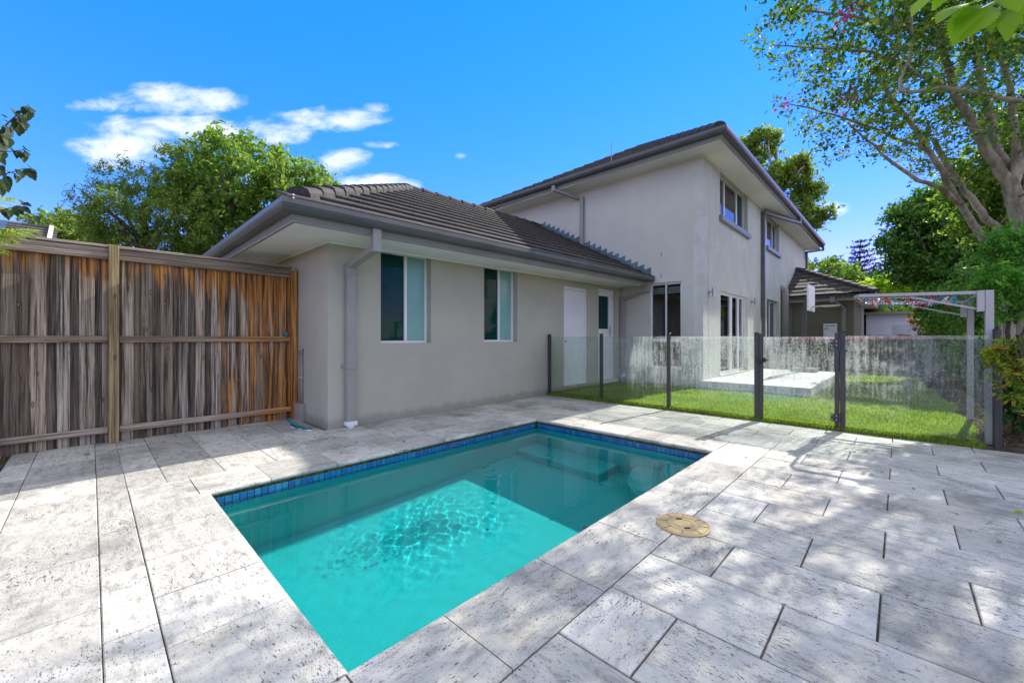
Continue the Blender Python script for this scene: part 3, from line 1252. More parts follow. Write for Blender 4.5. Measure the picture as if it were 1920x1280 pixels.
GUT = [(.115, -.004), (.012, 0), (.012, -.006), (0, 0), (0, -.055), (.012, -.088), (.035, -.112), (.06, -.122), (.118, -.122), (.118, -.004), (.108, -.012), (.108, -.112), (.06, -.112), (.014, -.06), (.014, -.006)]
GUT = [(.0, 0), (.0, -.050), (.010, -.080), (.030, -.106), (.055, -.120), (.118, -.122), (.118, -.012), (.110, -.012), (.110, -.110), (.058, -.108), (.038, -.096), (.018, -.074), (.010, -.05), (.010, -.008), (.016, -.004)]
FAS = [(.121, -.02), (.121, -.125), (.126, -.135), (.126, -.150), (.132, -.156), (.132, -.166), (.138, -.171), (.138, -.185), (.132, -.189), (.132, -.200), (.160, -.200), (.160, -.02)]


def gutter_run(pts, parent, xf=lambda *a: a, fas=True):
    m = MB()
    m.sweep(GUT, eave_frames(pts), True)
    o = m.build('gutter', MAT['gutter'], parent, xf=xf, smooth=False)
    if fas:
        m = MB()
        m.sweep(FAS, eave_frames(pts), True)
        m.build('fascia', MAT['fascia'], parent, xf=xf)
    return o


# travel so that the left side points inwards
gutter_run([(EX, Ydeep, EZ), (EX, EY, EZ), (TX + .02, EY, EZ)], garage_roof, G)
cl = MB()
for k, z in enumerate((2.495, 2.465)):
    cl.tube([(EX + .10, EY - .006, z), (EX + .10, EY + .004, z)], .009, 8)
cl.build('gutter_rivet', MAT['white'], garage_roof, xf=G)
so = MB()
zs_ = EZ - .194
zw_ = 2.305
for th_ in (0, .012):
    so.quad((EX + .14, EY + .14, zs_ + th_), (TX - .004, EY + .14, zs_ + th_), (TX - .004, GY - .002, zw_ + th_), (GX - .002, GY - .002, zw_ + th_))
    so.quad((EX + .14, EY + .14, zs_ + th_), (GX - .002, GY - .002, zw_ + th_), (GX - .002, 10.8, zw_ + th_), (EX + .14, 10.8, zs_ + th_))
so.build('garage_soffit', MAT['soffit'], house, xf=G)
qd = MB()
qd.box(GX - .028, TX - .02, GY - .028, GY - .003, zw_ - .032, zw_ - .003)
qd.box(GX - .028, GX - .003, GY - .001, 10.8, zw_ - .032, zw_ - .003)
qd.build('soffit_bead', MAT['soffit'], house, xf=G)

# downpipe by the first window
dp = MB()
dp.box(2.20, 2.30, 4.27, 4.345, 2.10, 2.37)
dp.beam((2.25, 4.31, 2.15), (2.27, 4.99, 2.03), .10, .07)
dp.box(2.215, 2.325, 4.965, 5.045, .06, 2.07)
dp.build('downpipe', MAT['pipe'], house, bevel=.006)
cl = MB()
cl.box(2.205, 2.335, 4.955, 5.055, 1.91, 2.02)
cl.box(2.16, 2.38, 5.045, 5.058, .75, .79)
cl.box(2.205, 2.335, 4.957, 5.052, .735, .80)
cl.build('pipe_clip', MAT['pipe'], house, bevel=.005)
cl = MB()
cl.box(2.20, 2.34, 4.95, 5.055, .02, .075)
cl.tube([(2.27, 5.0, .03), (2.27, 5.0, -.01)], .045, 12)
cl.build('pipe_shoe', MAT['white_pvc'], house, bevel=.008)

# conduits on the end wall
cd = MB()
for k in (0, 1):
    y = 5.97 - k * .085
    cd.tube([(GX - .022, y, .20), (GX - .022, y, .90)], .014, 8)
    cd.tube([(GX - .022, y, .90), (GX - .024, y, .965), (GX - .012, y - .025, .985), (GX + .01, y - .03, .975)], .016, 8)
    cd.tube([(GX - .022, y, .55), (GX - .022, y, .60)], .019, 8)
cd.build('conduit', MAT['pipe'], house, smooth=True)
cd = MB()
cd.box(GX - .07, GX - .001, 5.80, 6.03, -.01, .235)
cd.build('conduit_box', MAT['pipe'], house, bevel=.005)

# ---- two storey block
SZ = 5.14
t2 = MB()
wx = (3.58, 4.34, .42, 2.42)
wall_panel(t2, 'X', TX, .2, TY + .201, 9.48, -.06, 5.4, [wx])
t2.box(TX + .01, 22.5, 9.3, 9.48, -.06, 5.4)
t2.box(22.3, 22.5, TY + .21, 9.29, -.06, 5.4)
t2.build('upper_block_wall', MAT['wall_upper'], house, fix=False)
t3 = MB()
UW1 = (10.42, 12.86, 4.06, 5.138)
UW2 = (15.07, 16.95, 4.10, 5.138)
SD = (10.42, 12.86, .23, 2.27)
LW = (15.14, 16.9, 1.12, 2.40)
wall_panel(t3, 'Y', TY, .2, TX, 22.5, -.06, 5.4, [UW1, UW2, SD, LW])
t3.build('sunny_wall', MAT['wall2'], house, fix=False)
for x in (13.9, 17.4, 9.62):
    j = MB()
    j.box(x, x + .012, TY - .002, TY + .001, .3, 5.12)
    j.build('render_joint', MAT['wall'], house)

# rooms behind the glass
rm = MB()


def room(mb, x0, x1, y0, y1, z0, z1, open_):
    faces = {'-x': ((x0, y0, z0), (x0, y1, z0), (x0, y1, z1), (x0, y0, z1)), '+x': ((x1, y0, z0), (x1, y1, z0), (x1, y1, z1), (x1, y0, z1)),
             '-y': ((x0, y0, z0), (x1, y0, z0), (x1, y0, z1), (x0, y0, z1)), '+y': ((x0, y1, z0), (x1, y1, z0), (x1, y1, z1), (x0, y1, z1)),
             '-z': ((x0, y0, z0), (x1, y0, z0), (x1, y1, z0), (x0, y1, z0)), '+z': ((x0, y0, z1), (x1, y0, z1), (x1, y1, z1), (x0, y1, z1))}
    for k_, q in faces.items():
        if k_ not in open_:
            mb.quad(*q)


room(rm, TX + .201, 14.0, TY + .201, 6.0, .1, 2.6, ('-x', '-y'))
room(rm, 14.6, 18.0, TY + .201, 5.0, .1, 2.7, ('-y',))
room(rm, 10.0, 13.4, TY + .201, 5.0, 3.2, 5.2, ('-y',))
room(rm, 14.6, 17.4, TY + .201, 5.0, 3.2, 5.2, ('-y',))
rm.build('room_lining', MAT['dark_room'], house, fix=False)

fr = window('X', TX, wx, .06, [(.05, .48, .35, .97, 'glass'), (.52, .95, .35, .97, 'glass'), (.05, .95, .03, .31, 'glass')], .045,
            [(.48, .52, .35, 1), (.05, .95, .31, .345)])
bl = MB()
for k in range(3):
    bl.box(TX + .13, TX + .16, 3.64, 4.30, 2.28 - k * .05, 2.315 - k * .05)
bl.build('folded_blind', MAT['blind'], fr)
window('Y', TY, LW, .10, [(.05, .48, .03, .97, 'glass'), (.52, .95, .03, .97, 'glass')], .05, [(.48, .52, 0, 1)])
sd = window('Y', TY, SD, .08, [(.12, .44, .06, .95, 'glass'), (.50, .72, .06, .95, 'glass'), (.76, .93, .06, .95, 'glass')], .07,
            [(.07, .12, 0, 1), (.43, .51, 0, 1), (.71, .77, 0, 1), (.9, .93, 0, 1)], name='sliding_door')
m = MB()
m.box(10.74, 10.78, TY + .04, TY + .078, 1.0, 1.25)
m.build('door_handle', MAT['black'], sd)
m = MB()
m.box(SD[0] - .05, SD[1] + .05, TY - .06, TY + .07, .212, .228)
m.build('door_track', MAT['alu'], house)
for hole in (UW1, UW2):
    w_ = window('Y', TY, hole, .11, [(.04, .27, .04, .96, 'glass'), (.30, .70, .04, .96, 'glass'), (.73, .96, .04, .96, 'pane_green')], .05,
                [(.265, .30, 0, 1), (.70, .735, 0, 1)])
    a, b, z0, z1 = hole
    m = MB()
    m.box(a - .06, b + .10, TY - .07, TY + .105, z0 - .13, z0 - .001)
    m.build('window_sill', MAT['fascia'], house, bevel=.006)
    sb_ = MB()
    xa, xb = a + (b - a) * .31, a + (b - a) * .69
    for k in range(9):
        z = z1 - .10 - k * .085
        sb_.beam((xa, TY + .185, z), (xb, TY + .185, z), .075, .012, up=(0, -.5, .86))
    sb_.box(xa - .04, xa, TY + .18, TY + .22, z1 - .85, z1 - .03)
    sb_.box(xb, xb + .04, TY + .18, TY + .22, z1 - .85, z1 - .03)
    sb_.box(xa, xb, TY + .18, TY + .22, z1 - .88, z1 - .83)
    sb_.build('shutter', MAT['white'], w_)
    bd = MB()  # plain white board behind the lower part of the middle pane
    bd.box(xa - .03, xb + .03, TY + .225, TY + .235, z0 + .0, z0 + .62)
    bd.build('white_panel', MAT['white'], w_)

# roof of the block
EXT, EYT, EZT = 8.62, 2.45, 5.32
XR, YR = 23.15, 10.1
half = (YR - EYT) / 2
r2 = MB()
zt = EZT - .05
pa = (EXT + half, EYT + half, zt + half * .535)
pb = (XR - half, EYT + half, zt + half * .535)
e = .05
r2.quad((EXT + e, EYT + e, zt), (XR - e, EYT + e, zt), pb, pa)
r2.add([(EXT + e, YR - e, zt), (EXT + e, EYT + e, zt), pa], [(0, 1, 2)])
r2.quad((XR - e, YR - e, zt), (EXT + e, YR - e, zt), pa, pb)
r2.add([(XR - e, EYT + e, zt), (XR - e, YR - e, zt), pb], [(0, 1, 2)])
roof2 = r2.build('upper_roof', MAT['tile'], house, fix=False)
ct = MB()
n2 = 12
for i in range(n2):
    f0 = half * i / n2
    z = zt + f0 * .535
    L_ = (EYT + f0 + .1, YR - f0 - .1)
    yv = L_[0]
    while yv < L_[1]:
        y1 = min(yv + .3, L_[1])
        x = EXT + f0 + .02
        dz = random.uniform(0, .012)
        ct.add([(x, yv, z + .004), (x, y1 - .006, z + .004), (x, y1 - .006, z + .05 + dz), (x, yv, z + .05 + dz), (x + .36, yv, z + .2 + dz), (x + .36, y1 - .006, z + .2 + dz)],
               [(0, 1, 2, 3), (3, 2, 5, 4), (0, 3, 4), (1, 5, 2)])
        yv = y1
ct.build('roof_tile_field', MAT['tile'], roof2, kind='stuff')
caps((EXT + .2, EYT + .2, zt + .15), (pa[0], pa[1], pa[2] + .04), 16, 'hip_tile', roof2)
caps((EXT + .03, YR - .03, zt + .05), (pa[0], pa[1], pa[2] + .04), 16, 'hip_tile', roof2)
gutter_run([(EXT, YR, EZT + .07), (EXT, EYT, EZT), (XR, EYT, EZT + .12)], roof2)
so = MB()
so.box(EXT + .15, TX - .002, EYT + .15, YR - .3, SZ, SZ + .012)
so.box(TX - .002, XR - .2, EYT + .15, TY - .002, SZ, SZ + .012)
so.build('upper_soffit', MAT['soffit'], house)
so = MB()
so.box(TX - .03, TX - .004, TY - .03, 9.48, SZ - .03, SZ - .002)
so.box(TX - .002, 22.52, TY - .03, TY - .004, SZ - .03, SZ - .002)
so.build('soffit_bead', MAT['soffit'], house)
# downpipes of the block
dp = MB()
dp.box(EXT + .02, EXT + .10, 6.72, 6.82, 5.10, 5.24)
dp.beam((EXT + .06, 6.77, 5.13), (TX - .05, 6.33, 4.92), .10, .06)
dp.box(TX - .085, TX - .005, 6.18, 6.29, 3.66, 4.95)
dp.beam((TX - .045, 6.235, 3.68), (TX - .06, 6.10, 3.50), .10, .06)
dp.build('downpipe', MAT['pipe'], house, bevel=.004)
for (xg, xw, zb) in ((17.0, 14.38, .2), (22.9, 22.35, .5)):
    dp = MB()
    dp.box(xg - .06, xg + .06, EYT + .02, EYT + .10, 5.06, 5.26)
    dp.beam((xg, EYT + .06, 5.10), (xw, TY - .07, 4.99), .10, .07)
    dp.box(xw - .05, xw + .05, TY - .11, TY - .02, zb, 5.03)
    dp.build('downpipe', MAT['gutter'], house, bevel=.004)
dp = MB()
dp.tube([(17.3, TY - .12, .3), (17.3, TY - .12, 2.75), (17.3, TY - .10, 2.88), (17.28, TY - .02, 2.93), (17.27, TY + .03, 2.94)], .11, 12)
dp.build('vent_pipe', MAT['pipe'], house, smooth=True)
# inner corner downpipe and small fittings
dp = MB()
dp.box(9.10, 9.20, 4.27, 4.345, 2.22, 2.47)
dp.beam((9.15, 4.31, 2.26), (9.17, 4.97, 2.08), .09, .06)
dp.box(9.12, 9.22, 4.96, 5.045, .35, 2.14)
dp.build('downpipe', MAT['pipe'], house, bevel=.004)
dp = MB()
dp.tube([(9.16, 4.99, .03), (9.16, 4.99, .16), (9.12, 4.9, .20)], .05, 10)
dp.build('pipe_shoe', MAT['white_pvc'], house, smooth=True)
for z in (3.09, 2.59):
    m = MB()
    m.box(TX - .004, TX - .001, 4.045, 4.057, z - .05, z + .05)
    m.build('weep_vent', MAT['black'], house)
an = MB()
an.tube([(9.6, 5.55, 5.6), (9.6, 5.55, 6.35)], .012, 6)
an.build('roof_vent_rod', MAT['pipe'], roof2)

# stepped flashing where the garage roof meets the wall
NF = 20
for i in range(NF):
    y0 = EY + .1 + (A_ - .15) * i / NF
    y1 = EY + .1 + (A_ - .15) * (i + 1) / NF
    z0 = zt0 + (y0 - EY) * .535
    z1 = zt0 + (y1 - EY) * .535
    m = MB()
    x0, x1 = TX - .012, TX - .003
    top0, top1 = z1 + .15 + random.uniform(-.012, .012), z1 + .10
    v = [(x0, y0, z0 + .02), (x0, y1 + .03, z1 + .02), (x0, y1 + .03, top1), (x0, y0, top0)]
    v += [(x1, p[1], p[2]) for p in v]
    m.add(v, [(0, 1, 2, 3), (7, 6, 5, 4), (0, 4, 5, 1), (1, 5, 6, 2), (2, 6, 7, 3), (3, 7, 4, 0)])
    m.add([(x0 - .16, y0, z0 + .055), (x0 - .16, y1, z1 + .055), (x0, y1, z1 + .085), (x0, y0, z0 + .085)], [(0, 1, 2, 3)])
    m.build('flashing_step', MAT['lead'], house, xf=G, fix=False)

# wall lamps
for (x, z) in ((9.62, 2.15), (13.2, 2.17)):
    m = MB()
    m.tube([(x, TY - .002, z), (x, TY - .03, z)], .045, 12)
    m.tube([(x, TY - .03, z), (x, TY - .09, z)], .02, 8)
    m.tube([(x, TY - .12, z - .10), (x, TY - .12, z + .10)], .042, 14)
    m.build('wall_lamp', MAT['steel'], house)

# ---- single storey wing beyond the patio
wg = MB()
WX, WY = 18.3, 1.17
wall_panel(wg, 'X', WX, .2, WY + .201, TY - .002, -.06, 2.55, [])
wall_panel(wg, 'Y', WY, .2, WX, 29, -.06, 2.55, [])
wg.build('rear_wing_wall', MAT['wall_olive'], house, fix=False)
ex, ey, ez = 17.68, .58, 2.66
w3 = MB()
ap = (ex + 2.5, ey + 2.5, ez - .05 + 2.5 * .53)
w3.add([(ex + .04, TY - .002, ez - .05), (ex + .04, ey + .04, ez - .05), ap, (ap[0], TY - .002, ap[2])], [(0, 1, 2, 3)])
w3.quad((ex + .04, ey + .04, ez - .05), (29, ey + .04, ez - .05), (29, ap[1], ap[2]), ap)
wr = w3.build('rear_wing_roof', MAT['tile'], house, fix=False)
ct = MB()
for i in range(8):
    f0 = 2.5 * i / 8
    z = ez - .05 + f0 * .53
    yv = ey + f0 + .02
    while yv < TY - .01:
        y1 = min(yv + .33, TY - .006)
        x = ex + f0 + .0
        dz = random.uniform(0, .02)
        ct.add([(x, yv, z), (x, y1 - .008, z), (x, y1 - .008, z + .05 + dz), (x, yv, z + .05 + dz), (x + .36, yv, z + .205 + dz), (x + .36, y1 - .008, z + .205 + dz)],
               [(0, 1, 2, 3), (3, 2, 5, 4), (0, 3, 4), (1, 5, 2)])
        yv = y1
ct.build('roof_tile_field', MAT['tile'], wr, kind='stuff')
caps((ex, ey, ez), (ap[0], ap[1], ap[2] + .05), 11, 'hip_tile', wr)
gutter_run([(ex, TY - .002, ez), (ex, ey, ez), (28, ey, ez)], wr)
so = MB()
so.box(ex + .15, WX - .002, ey + .15, TY - .002, 2.44, 2.452)
so.box(WX - .002, 28, ey + .15, WY - .002, 2.44, 2.452)
so.build('wing_soffit', MAT['soffit'], house)
dp = MB()
dp.box(WX - .62 + .03, WX - .62 + .12, 1.62, 1.76, 2.36, 2.56)
dp.beam((WX - .54, 1.66, 2.40), (WX - .06, 1.42, 2.16), .10, .08)
dp.box(WX - .10, WX - .01, 1.36, 1.48, .1, 2.2)
dp.build('downpipe', MAT['fascia'], house)
dp = MB()
dp.box(WX - .05, WX - .005, 2.95, 3.05, .1, 2.43)
dp.box(WX - .012, WX + .03, WY - .05, WY - .004, .1, 2.43)
dp.build('corner_trim', MAT['fascia'], house)
dp = MB()
dp.box(21.9, 22.0, WY - .08, WY - .005, .1, 2.43)
dp.build('downpipe', MAT['white_pvc'], house)

# ================================================================ PATIO, LAWN
pt = MB()
pt.box(9.12, 9.275, 1.18, 3.106, -.06, .205)
pt.box(9.276, 14.0, 1.18, 3.106, -.06, .205)
patio = tag(pt.build('patio', MAT['concrete'], bevel=0), kind='structure')
ls = MB()
ls.box(6.27, 9.118, -.60, 5.05, -.06, .03)
ls.box(9.119, 18.2, -.60, 1.176, -.06, .03)
ls.box(14.002, 18.2, 1.177, 3.10, -.06, .03)
ls.build('lawn_soil', MAT['soil'], kind='structure')

NB = 210000
bx = 6.26 + (rng.random(NB) ** 1.7) * 10.5
bx[:26000] = 6.238 + rng.random(26000) ** 1.4 * .09
edge = -.64 + .05 * np.sin(bx * 3.1) + np.clip((bx - 9) * .05, 0, .4)
by = edge + rng.random(NB) * (5.05 - edge)
ok = ~((bx > 9.10) & (by > 1.165)) | ((bx > 14.02) & (by < 3.08))
ok &= ~((bx > 9.1) & (by > 3.08))
bx, by = bx[ok], by[ok]
n = len(bx)
dist = np.sqrt(bx ** 2 + by ** 2)
hh = rng.uniform(.022, .05, n) * np.where(bx < 6.272, 1.25, 1) * (1 + .15 * np.sin(bx * 2.3) * np.cos(by * 3.1))
ww = rng.uniform(.004, .008, n) * (dist / 6.5)
an_ = rng.uniform(0, 2 * PI, n)
ln = rng.uniform(0, .035, n)
la = rng.uniform(0, 2 * PI, n)
base = np.stack([bx, by, np.where(bx < 6.272, -.004, .028)], -1)
dx = np.stack([np.cos(an_) * ww, np.sin(an_) * ww, np.zeros(n)], -1)
tip = base + np.stack([np.cos(la) * ln, np.sin(la) * ln, hh], -1)
vv = np.stack([base - dx, base + dx, tip], 1).reshape(-1, 3)
ff = np.arange(3 * n).reshape(-1, 3)
np_mesh('grass', vv, ff, LF['grass'], kind='stuff')


# ================================================================ TIMBER FENCE
fence = thing('timber_fence', 'tall weathered paling fence with grey and orange boards behind the pool', 'fence', (.17, 6.15, 0))
pm = {}


def board(name, x0, x1, y0, y1, z0, z1, mat, bev=.003):
    m = MB()
    cx_, cy_, cz_ = (x0 + x1) / 2, (y0 + y1) / 2, z0
    m.box(x0 - cx_, x1 - cx_, y0 - cy_, y1 - cy_, 0, z1 - z0)
    me = m.mesh(name, bevel=bev)
    o = link(name, me, mat, fence, (cx_, cy_, cz_))
    return o


x = -2.3
k = 0
while x < 1.92:
    w = random.choice([.088, .095, .105, .112])
    front = k % 2 == 0
    top = 2.02 + random.uniform(-.015, .01)
    x1 = min(x + w, 1.965)
    y0 = 6.162 if front else 6.187
    if x1 - x > .03:
        if abs(x - (-.34)) > .05 or True:
            t_ = top
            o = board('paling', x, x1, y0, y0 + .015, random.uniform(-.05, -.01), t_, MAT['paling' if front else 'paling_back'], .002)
            o.rotation_euler = (random.uniform(-.002, .002), random.uniform(-.003, .003), random.uniform(-.02, .02))
    x = x1 - (.020 if front else .022)
    k += 1
for (a, b) in ((-2.3, .128), (.212, 1.93)):
    rails = [(1.965, 2.085), (1.075, 1.145), (.105, .170)]
    for i, (z0, z1) in enumerate(rails):
        z0 += random.uniform(-.004, .004)
        m = MB()
        L = b - a
        m.box(-.5 * L, .5 * L, -.019, .019, -(z1 - z0) / 2, (z1 - z0) / 2)
        # the grain runs along local Z in the wood material, so the board is modelled upright and laid down
        m2 = MB()
        m2.box(-(z1 - z0) / 2, (z1 - z0) / 2, -.019, .019, -.5 * L, .5 * L)
        me = m2.mesh('rail', bevel=.004)
        o = link('rail', me, MAT['rail'], fence, ((a + b) / 2, 6.142, (z0 + z1) / 2))
        o.rotation_euler = (0, PI / 2, 0)
    m2 = MB()
    L = b - a + .04
    m2.box(-.014, .014, -.055, .055, -.5 * L, .5 * L)
    me = m2.mesh('capping', bevel=.004)
    o = link('capping', me, MAT['rail'], fence, ((a + b) / 2, 6.165, 2.105))
    o.rotation_euler = (0, PI / 2, 0)
board('fence_post', .130, .208, 6.045, 6.12, -.1, 2.115, MAT['post_grey'], .004)
board('fence_post', 1.932, 2.0, 6.07, 6.16, -.1, 2.06, MAT['post_wood'], .004)
board('fence_post', -2.38, -2.3, 6.05, 6.13, -.1, 2.1, MAT['post_wood'], .004)
mp_ = MB()
mp_.box(-.66, -.605, 6.02, 6.07, -.1, 1.16)
mp_.box(-.67, -.595, 6.01, 6.08, 1.16, 1.175)
tag(mp_.build('metal_post', MAT['charcoal'], bevel=.003), 'thin dark metal post standing in front of the fence at its left end', 'post')
cn = MB()
cn.lathe((1.868, 6.112, 1.147), [(.02, 0), (.022, .003), (.022, .055), (.018, .06), (.012, .066)], 14)
tag(cn.build('can', MAT['teal'], smooth=False), 'little teal can standing on the middle rail of the paling fence', 'can')

# ================================================================ GLASS FENCE
FX = 6.28
gf = thing('glass_fence', 'frameless panel pool fence with dark posts and stained glass panes along the lawn', 'glass fence', (FX, 2.6, 0))
PYs = [5.0, 3.83, 2.62, 1.41, .50, -.70]


def gpost(y, w=.05, parent=gf, round_=False, name='post'):
    m = MB()
    if round_:
        m.tube([(FX, y, -.02), (FX, y, 1.205)], .032, 16)
        m.tube([(FX, y, 1.205), (FX, y, 1.212)], .034, 16)
    else:
        m.box(FX - .025, FX + .025, y - w / 2, y + w / 2, -.02, 1.19)
        m.box(FX - .028, FX + .028, y - w / 2 - .003, y + w / 2 + .003, 1.19, 1.202)
        m.box(FX - .05, FX + .05, y - w / 2 - .02, y + w / 2 + .02, -.004, .006)
    return m.build(name, MAT['charcoal'], parent, bevel=.003 if not round_ else 0, smooth=False)


for y in PYs[:5]:
    gpost(y)
gpost(PYs[5], round_=True)


def pane(y0, y1, parent, z0=.065, z1=1.15):
    m = MB()
    m.box(FX - .004, FX + .004, y1, y0, z0, z1)
    return m.build('glass_panel', MAT['fence_glass'], parent, bevel=.0012)


for a, b in ((5.0, 3.83), (3.83, 2.62), (2.62, 1.41), (.50, -.70)):
    pane(a - .022, b + .022, gf)
gate = thing('glass_gate', 'glass pool gate between two thick dark posts with a black latch', 'gate', (FX, .95, 0))
m = MB()
m.box(FX - .02, FX + .02, 1.335, 1.378, .05, 1.185)
m.build('latch_stile', MAT['charcoal'], gate, bevel=.003)
m = MB()
m.box(FX - .02, FX + .02, .532, .575, .05, 1.185)
m.build('hinge_stile', MAT['charcoal'], gate, bevel=.003)
pane(1.33, .58, gate, .08, 1.14)
m = MB()
m.box(FX - .055, FX - .02, 1.30, 1.40, .80, .86)
m.tube([(FX - .06, 1.32, .83), (FX - .06, 1.27, .83)], .012, 8)
m.tube([(FX - .075, 1.35, .84), (FX - .04, 1.35, .84)], .022, 10)
m.tube([(FX - .05, 1.37, .80), (FX - .05, 1.37, .77)], .014, 8)
m.build('latch', MAT['black'], gate)
for z in (1.06, .16):
    m = MB()
    m.box(FX - .036, FX - .021, .50, .615, z - .045, z + .045)
    m.tube([(FX - .04, .53, z - .06), (FX - .04, .53, z + .06)], .014, 8)
    h_ = m.build('hinge', MAT['charcoal'], gate)
    for dz in (-.025, .025):
        for yy_ in (.555, .60):
            m = MB()
            m.tube([(FX - .037, yy_, z + dz), (FX - .043, yy_, z + dz)], .007, 8)
            m.build('bolt', MAT['steel'], h_)

# ================================================================ SMALL THINGS ON THE PAVING
lid = thing('skimmer_lid', 'round tan skimmer lid set into the stone paving beside the pool', 'skimmer lid', (2.457, .94, .002))
m = MB()
m.lathe((2.457, .94, .002), [(.150, 0), (.150, .006), (.146, .009), (.143, .009), (.142, .006), (.137, .006), (.136, .009), (.092, .010), (.091, .0075), (.088, .0075), (.087, .010), (.056, .0105), (.055, .008), (.052, .008), (.051, .0105), (.022, .011), (.0, .011)], 48)
m.build('lid_disc', MAT['lidcol'], lid)
for k in range(8):
    a = k * PI / 4 + .35
    m = MB()
    c, s = math.cos(a), math.sin(a)
    m.beam((2.457 + c * .09, .94 + s * .09, .0125), (2.457 + c * .137, .94 + s * .137, .0122), .003, .0015)
    m.build('rib', MAT['mortar'], lid)
for sgn in (-1, 1):
    a = .75
    c, s = math.cos(a) * sgn, math.sin(a) * sgn
    m = MB()
    m.beam((2.457 + c * .062 - s * .017, .94 + s * .062 + c * .017, .0128), (2.457 + c * .062 + s * .017, .94 + s * .062 - c * .017, .0128), .016, .003)
    m.build('finger_slot', MAT['black'], lid)

pb_ = thing('pool_brush', 'teal pool brush head without its pole lying at the foot of the wall corner', 'pool brush', (1.93, 5.42, 0))
a0, a1 = atz(546, 799, .02), atz(582, 805, .02)
m = MB()
mid_ = (a0 + a1) / 2 + Vector((0, 0, .012))
m.tube([a0 + Vector((0, 0, .02)), a0 * .7 + a1 * .3, mid_, a0 * .3 + a1 * .7, a1 + Vector((0, 0, .012))], [.014, .017, .019, .017, .014], 8)
m.build('brush_back', MAT['teal'], pb_, smooth=True)
m = MB()
m.beam(a0 + Vector((0, 0, -.002)), a1 + Vector((0, 0, -.006)), .02, .026)
m.build('bristles', MAT['white_pvc'], pb_)
m = MB()
m.tube([mid_, mid_ + Vector((-.06, .12, .05)), mid_ + Vector((-.09, .19, .085))], [.017, .019, .021], 10)
m.build('pole_socket', MAT['teal'], pb_, smooth=True)


def flat_leaf(L, w, curl):
    m = MB()
    v = [(-L / 2, 0, 0), (-L * .15, w / 2, curl), (L * .2, w * .42, curl * 1.2), (L / 2, 0, curl * .4), (L * .2, -w * .42, curl * 1.1), (-L * .15, -w / 2, curl * .8), (0, 0, .002)]
    m.add(v, [(0, 6, 1), (1, 6, 2), (2, 6, 3), (3, 6, 4), (4, 6, 5), (5, 6, 0)])
    return m.mesh('fallen_leaf', fix=False)


flm = [flat_leaf(.035, .018, .006), flat_leaf(.05, .022, .010), flat_leaf(.028, .016, .007)]
for me in flm:
    me.materials.append(MAT['litter'])


def leaf_at(x, y, z, label, group, me=None, s=1.0):
    o = link('fallen_leaf', me or random.choice(flm), None, None, (x, y, z))
    o.rotation_euler = (random.uniform(-.15, .15), random.uniform(-.15, .15), random.uniform(0, 6.28))
    o.scale = (s, s, s)
    tag(o, label, 'leaf', group)
    return o


for (px, py) in ((742, 775), (840, 777), (700, 818), (757, 829), (804, 790), (845, 765), (886, 783), (930, 765), (953, 756), (622, 818), (560, 836), (668, 829), (615, 822), (738, 812), (870, 772), (905, 760), (640, 850), (982, 770)):
    p = atz(px, py)
    leaf_at(p.x, p.y, .004, 'tiny dry brown leaf lying on the pale paving along the grey house wall', 'dry leaves on the paving by the house')
for (px, py) in ((1106, 783), (1602, 848), (1712, 917), (1795, 965), (1873, 1018), (1398, 858), (1654, 886)):
    p = atz(px, py)
    leaf_at(p.x, p.y, .004, 'tiny dark leaf lying on the open paving between pool and lawn', 'dark leaves on the open paving')
p = atz(163, 853)
leaf_at(p.x, p.y, .004, 'curled yellow brown leaf on the shaded paving below the fence post', None, s=1.9)
p = atz(1912, 962)
o = leaf_at(p.x, p.y, .004, 'fresh yellow green leaf on the paving at the far right', None, s=2.0)
yl = o.data.copy()
yl.materials.clear()
yl.materials.append(LF['yellow'])
o.data = yl
for (x_, y_) in ((1.9, 1.75), (2.9, 2.3), (2.4, 2.6), (2.75, 2.9), (3.0, 2.0)):
    leaf_at(x_, y_, FZ + .006, 'dark sodden leaf sunk on the bright turquoise pool floor', 'sunken leaves on the pool floor', s=.9)

# leaf litter in the beds
NLt = 5200
lx = np.concatenate([rng.uniform(6.3, 16, NLt), rng.uniform(-1.2, -.54, 500)])
ly = np.concatenate([-.66 - rng.random(NLt) ** 1.5 * 1.5, rng.uniform(2.5, 6.1, 500)])
lz = np.concatenate([np.full(NLt, .05), np.full(500, .0)]) + rng.uniform(0, .015, NLt + 500)


def unit(a):
    return a / np.maximum(1e-9, np.linalg.norm(a, axis=-1, keepdims=True))


def leaf_cloud(name, C, size, mat, parent=None, up=.6, aspect=.5, droop=0.0, kind=None, fold=.12, flat=None, jitter=.55):
    """C (N,3) leaf centres -> one mesh of folded, pointed leaves"""
    n = len(C)
    s = size * rng.uniform(1 - jitter, 1 + jitter, (n, 1))
    d = unit(rng.normal(size=(n, 3)) + np.array([0, 0, -droop]))
    nn = rng.normal(size=(n, 3)) + np.array([0, 0, up * 2])
    side = unit(np.cross(nn, d))
    nrm = unit(np.cross(d, side))
    w = s * aspect
    b = C - d * s * .5
    t = C + d * s * .5
    l = C + side * w * .5 + nrm * s * fold
    r = C - side * w * .5 + nrm * s * fold
    v = np.stack([b, r, t, l], 1).reshape(-1, 3)
    i0 = np.arange(n)[:, None] * 4
    f = np.concatenate([i0 + np.array([0, 1, 2]), i0 + np.array([0, 2, 3])], 1).reshape(-1, 3)
    return np_mesh(name, v, f, mat, parent, kind)


leaf_cloud('leaf_litter', np.stack([lx, ly, lz], -1), .045, MAT['litter'], up=2.5, kind='stuff')


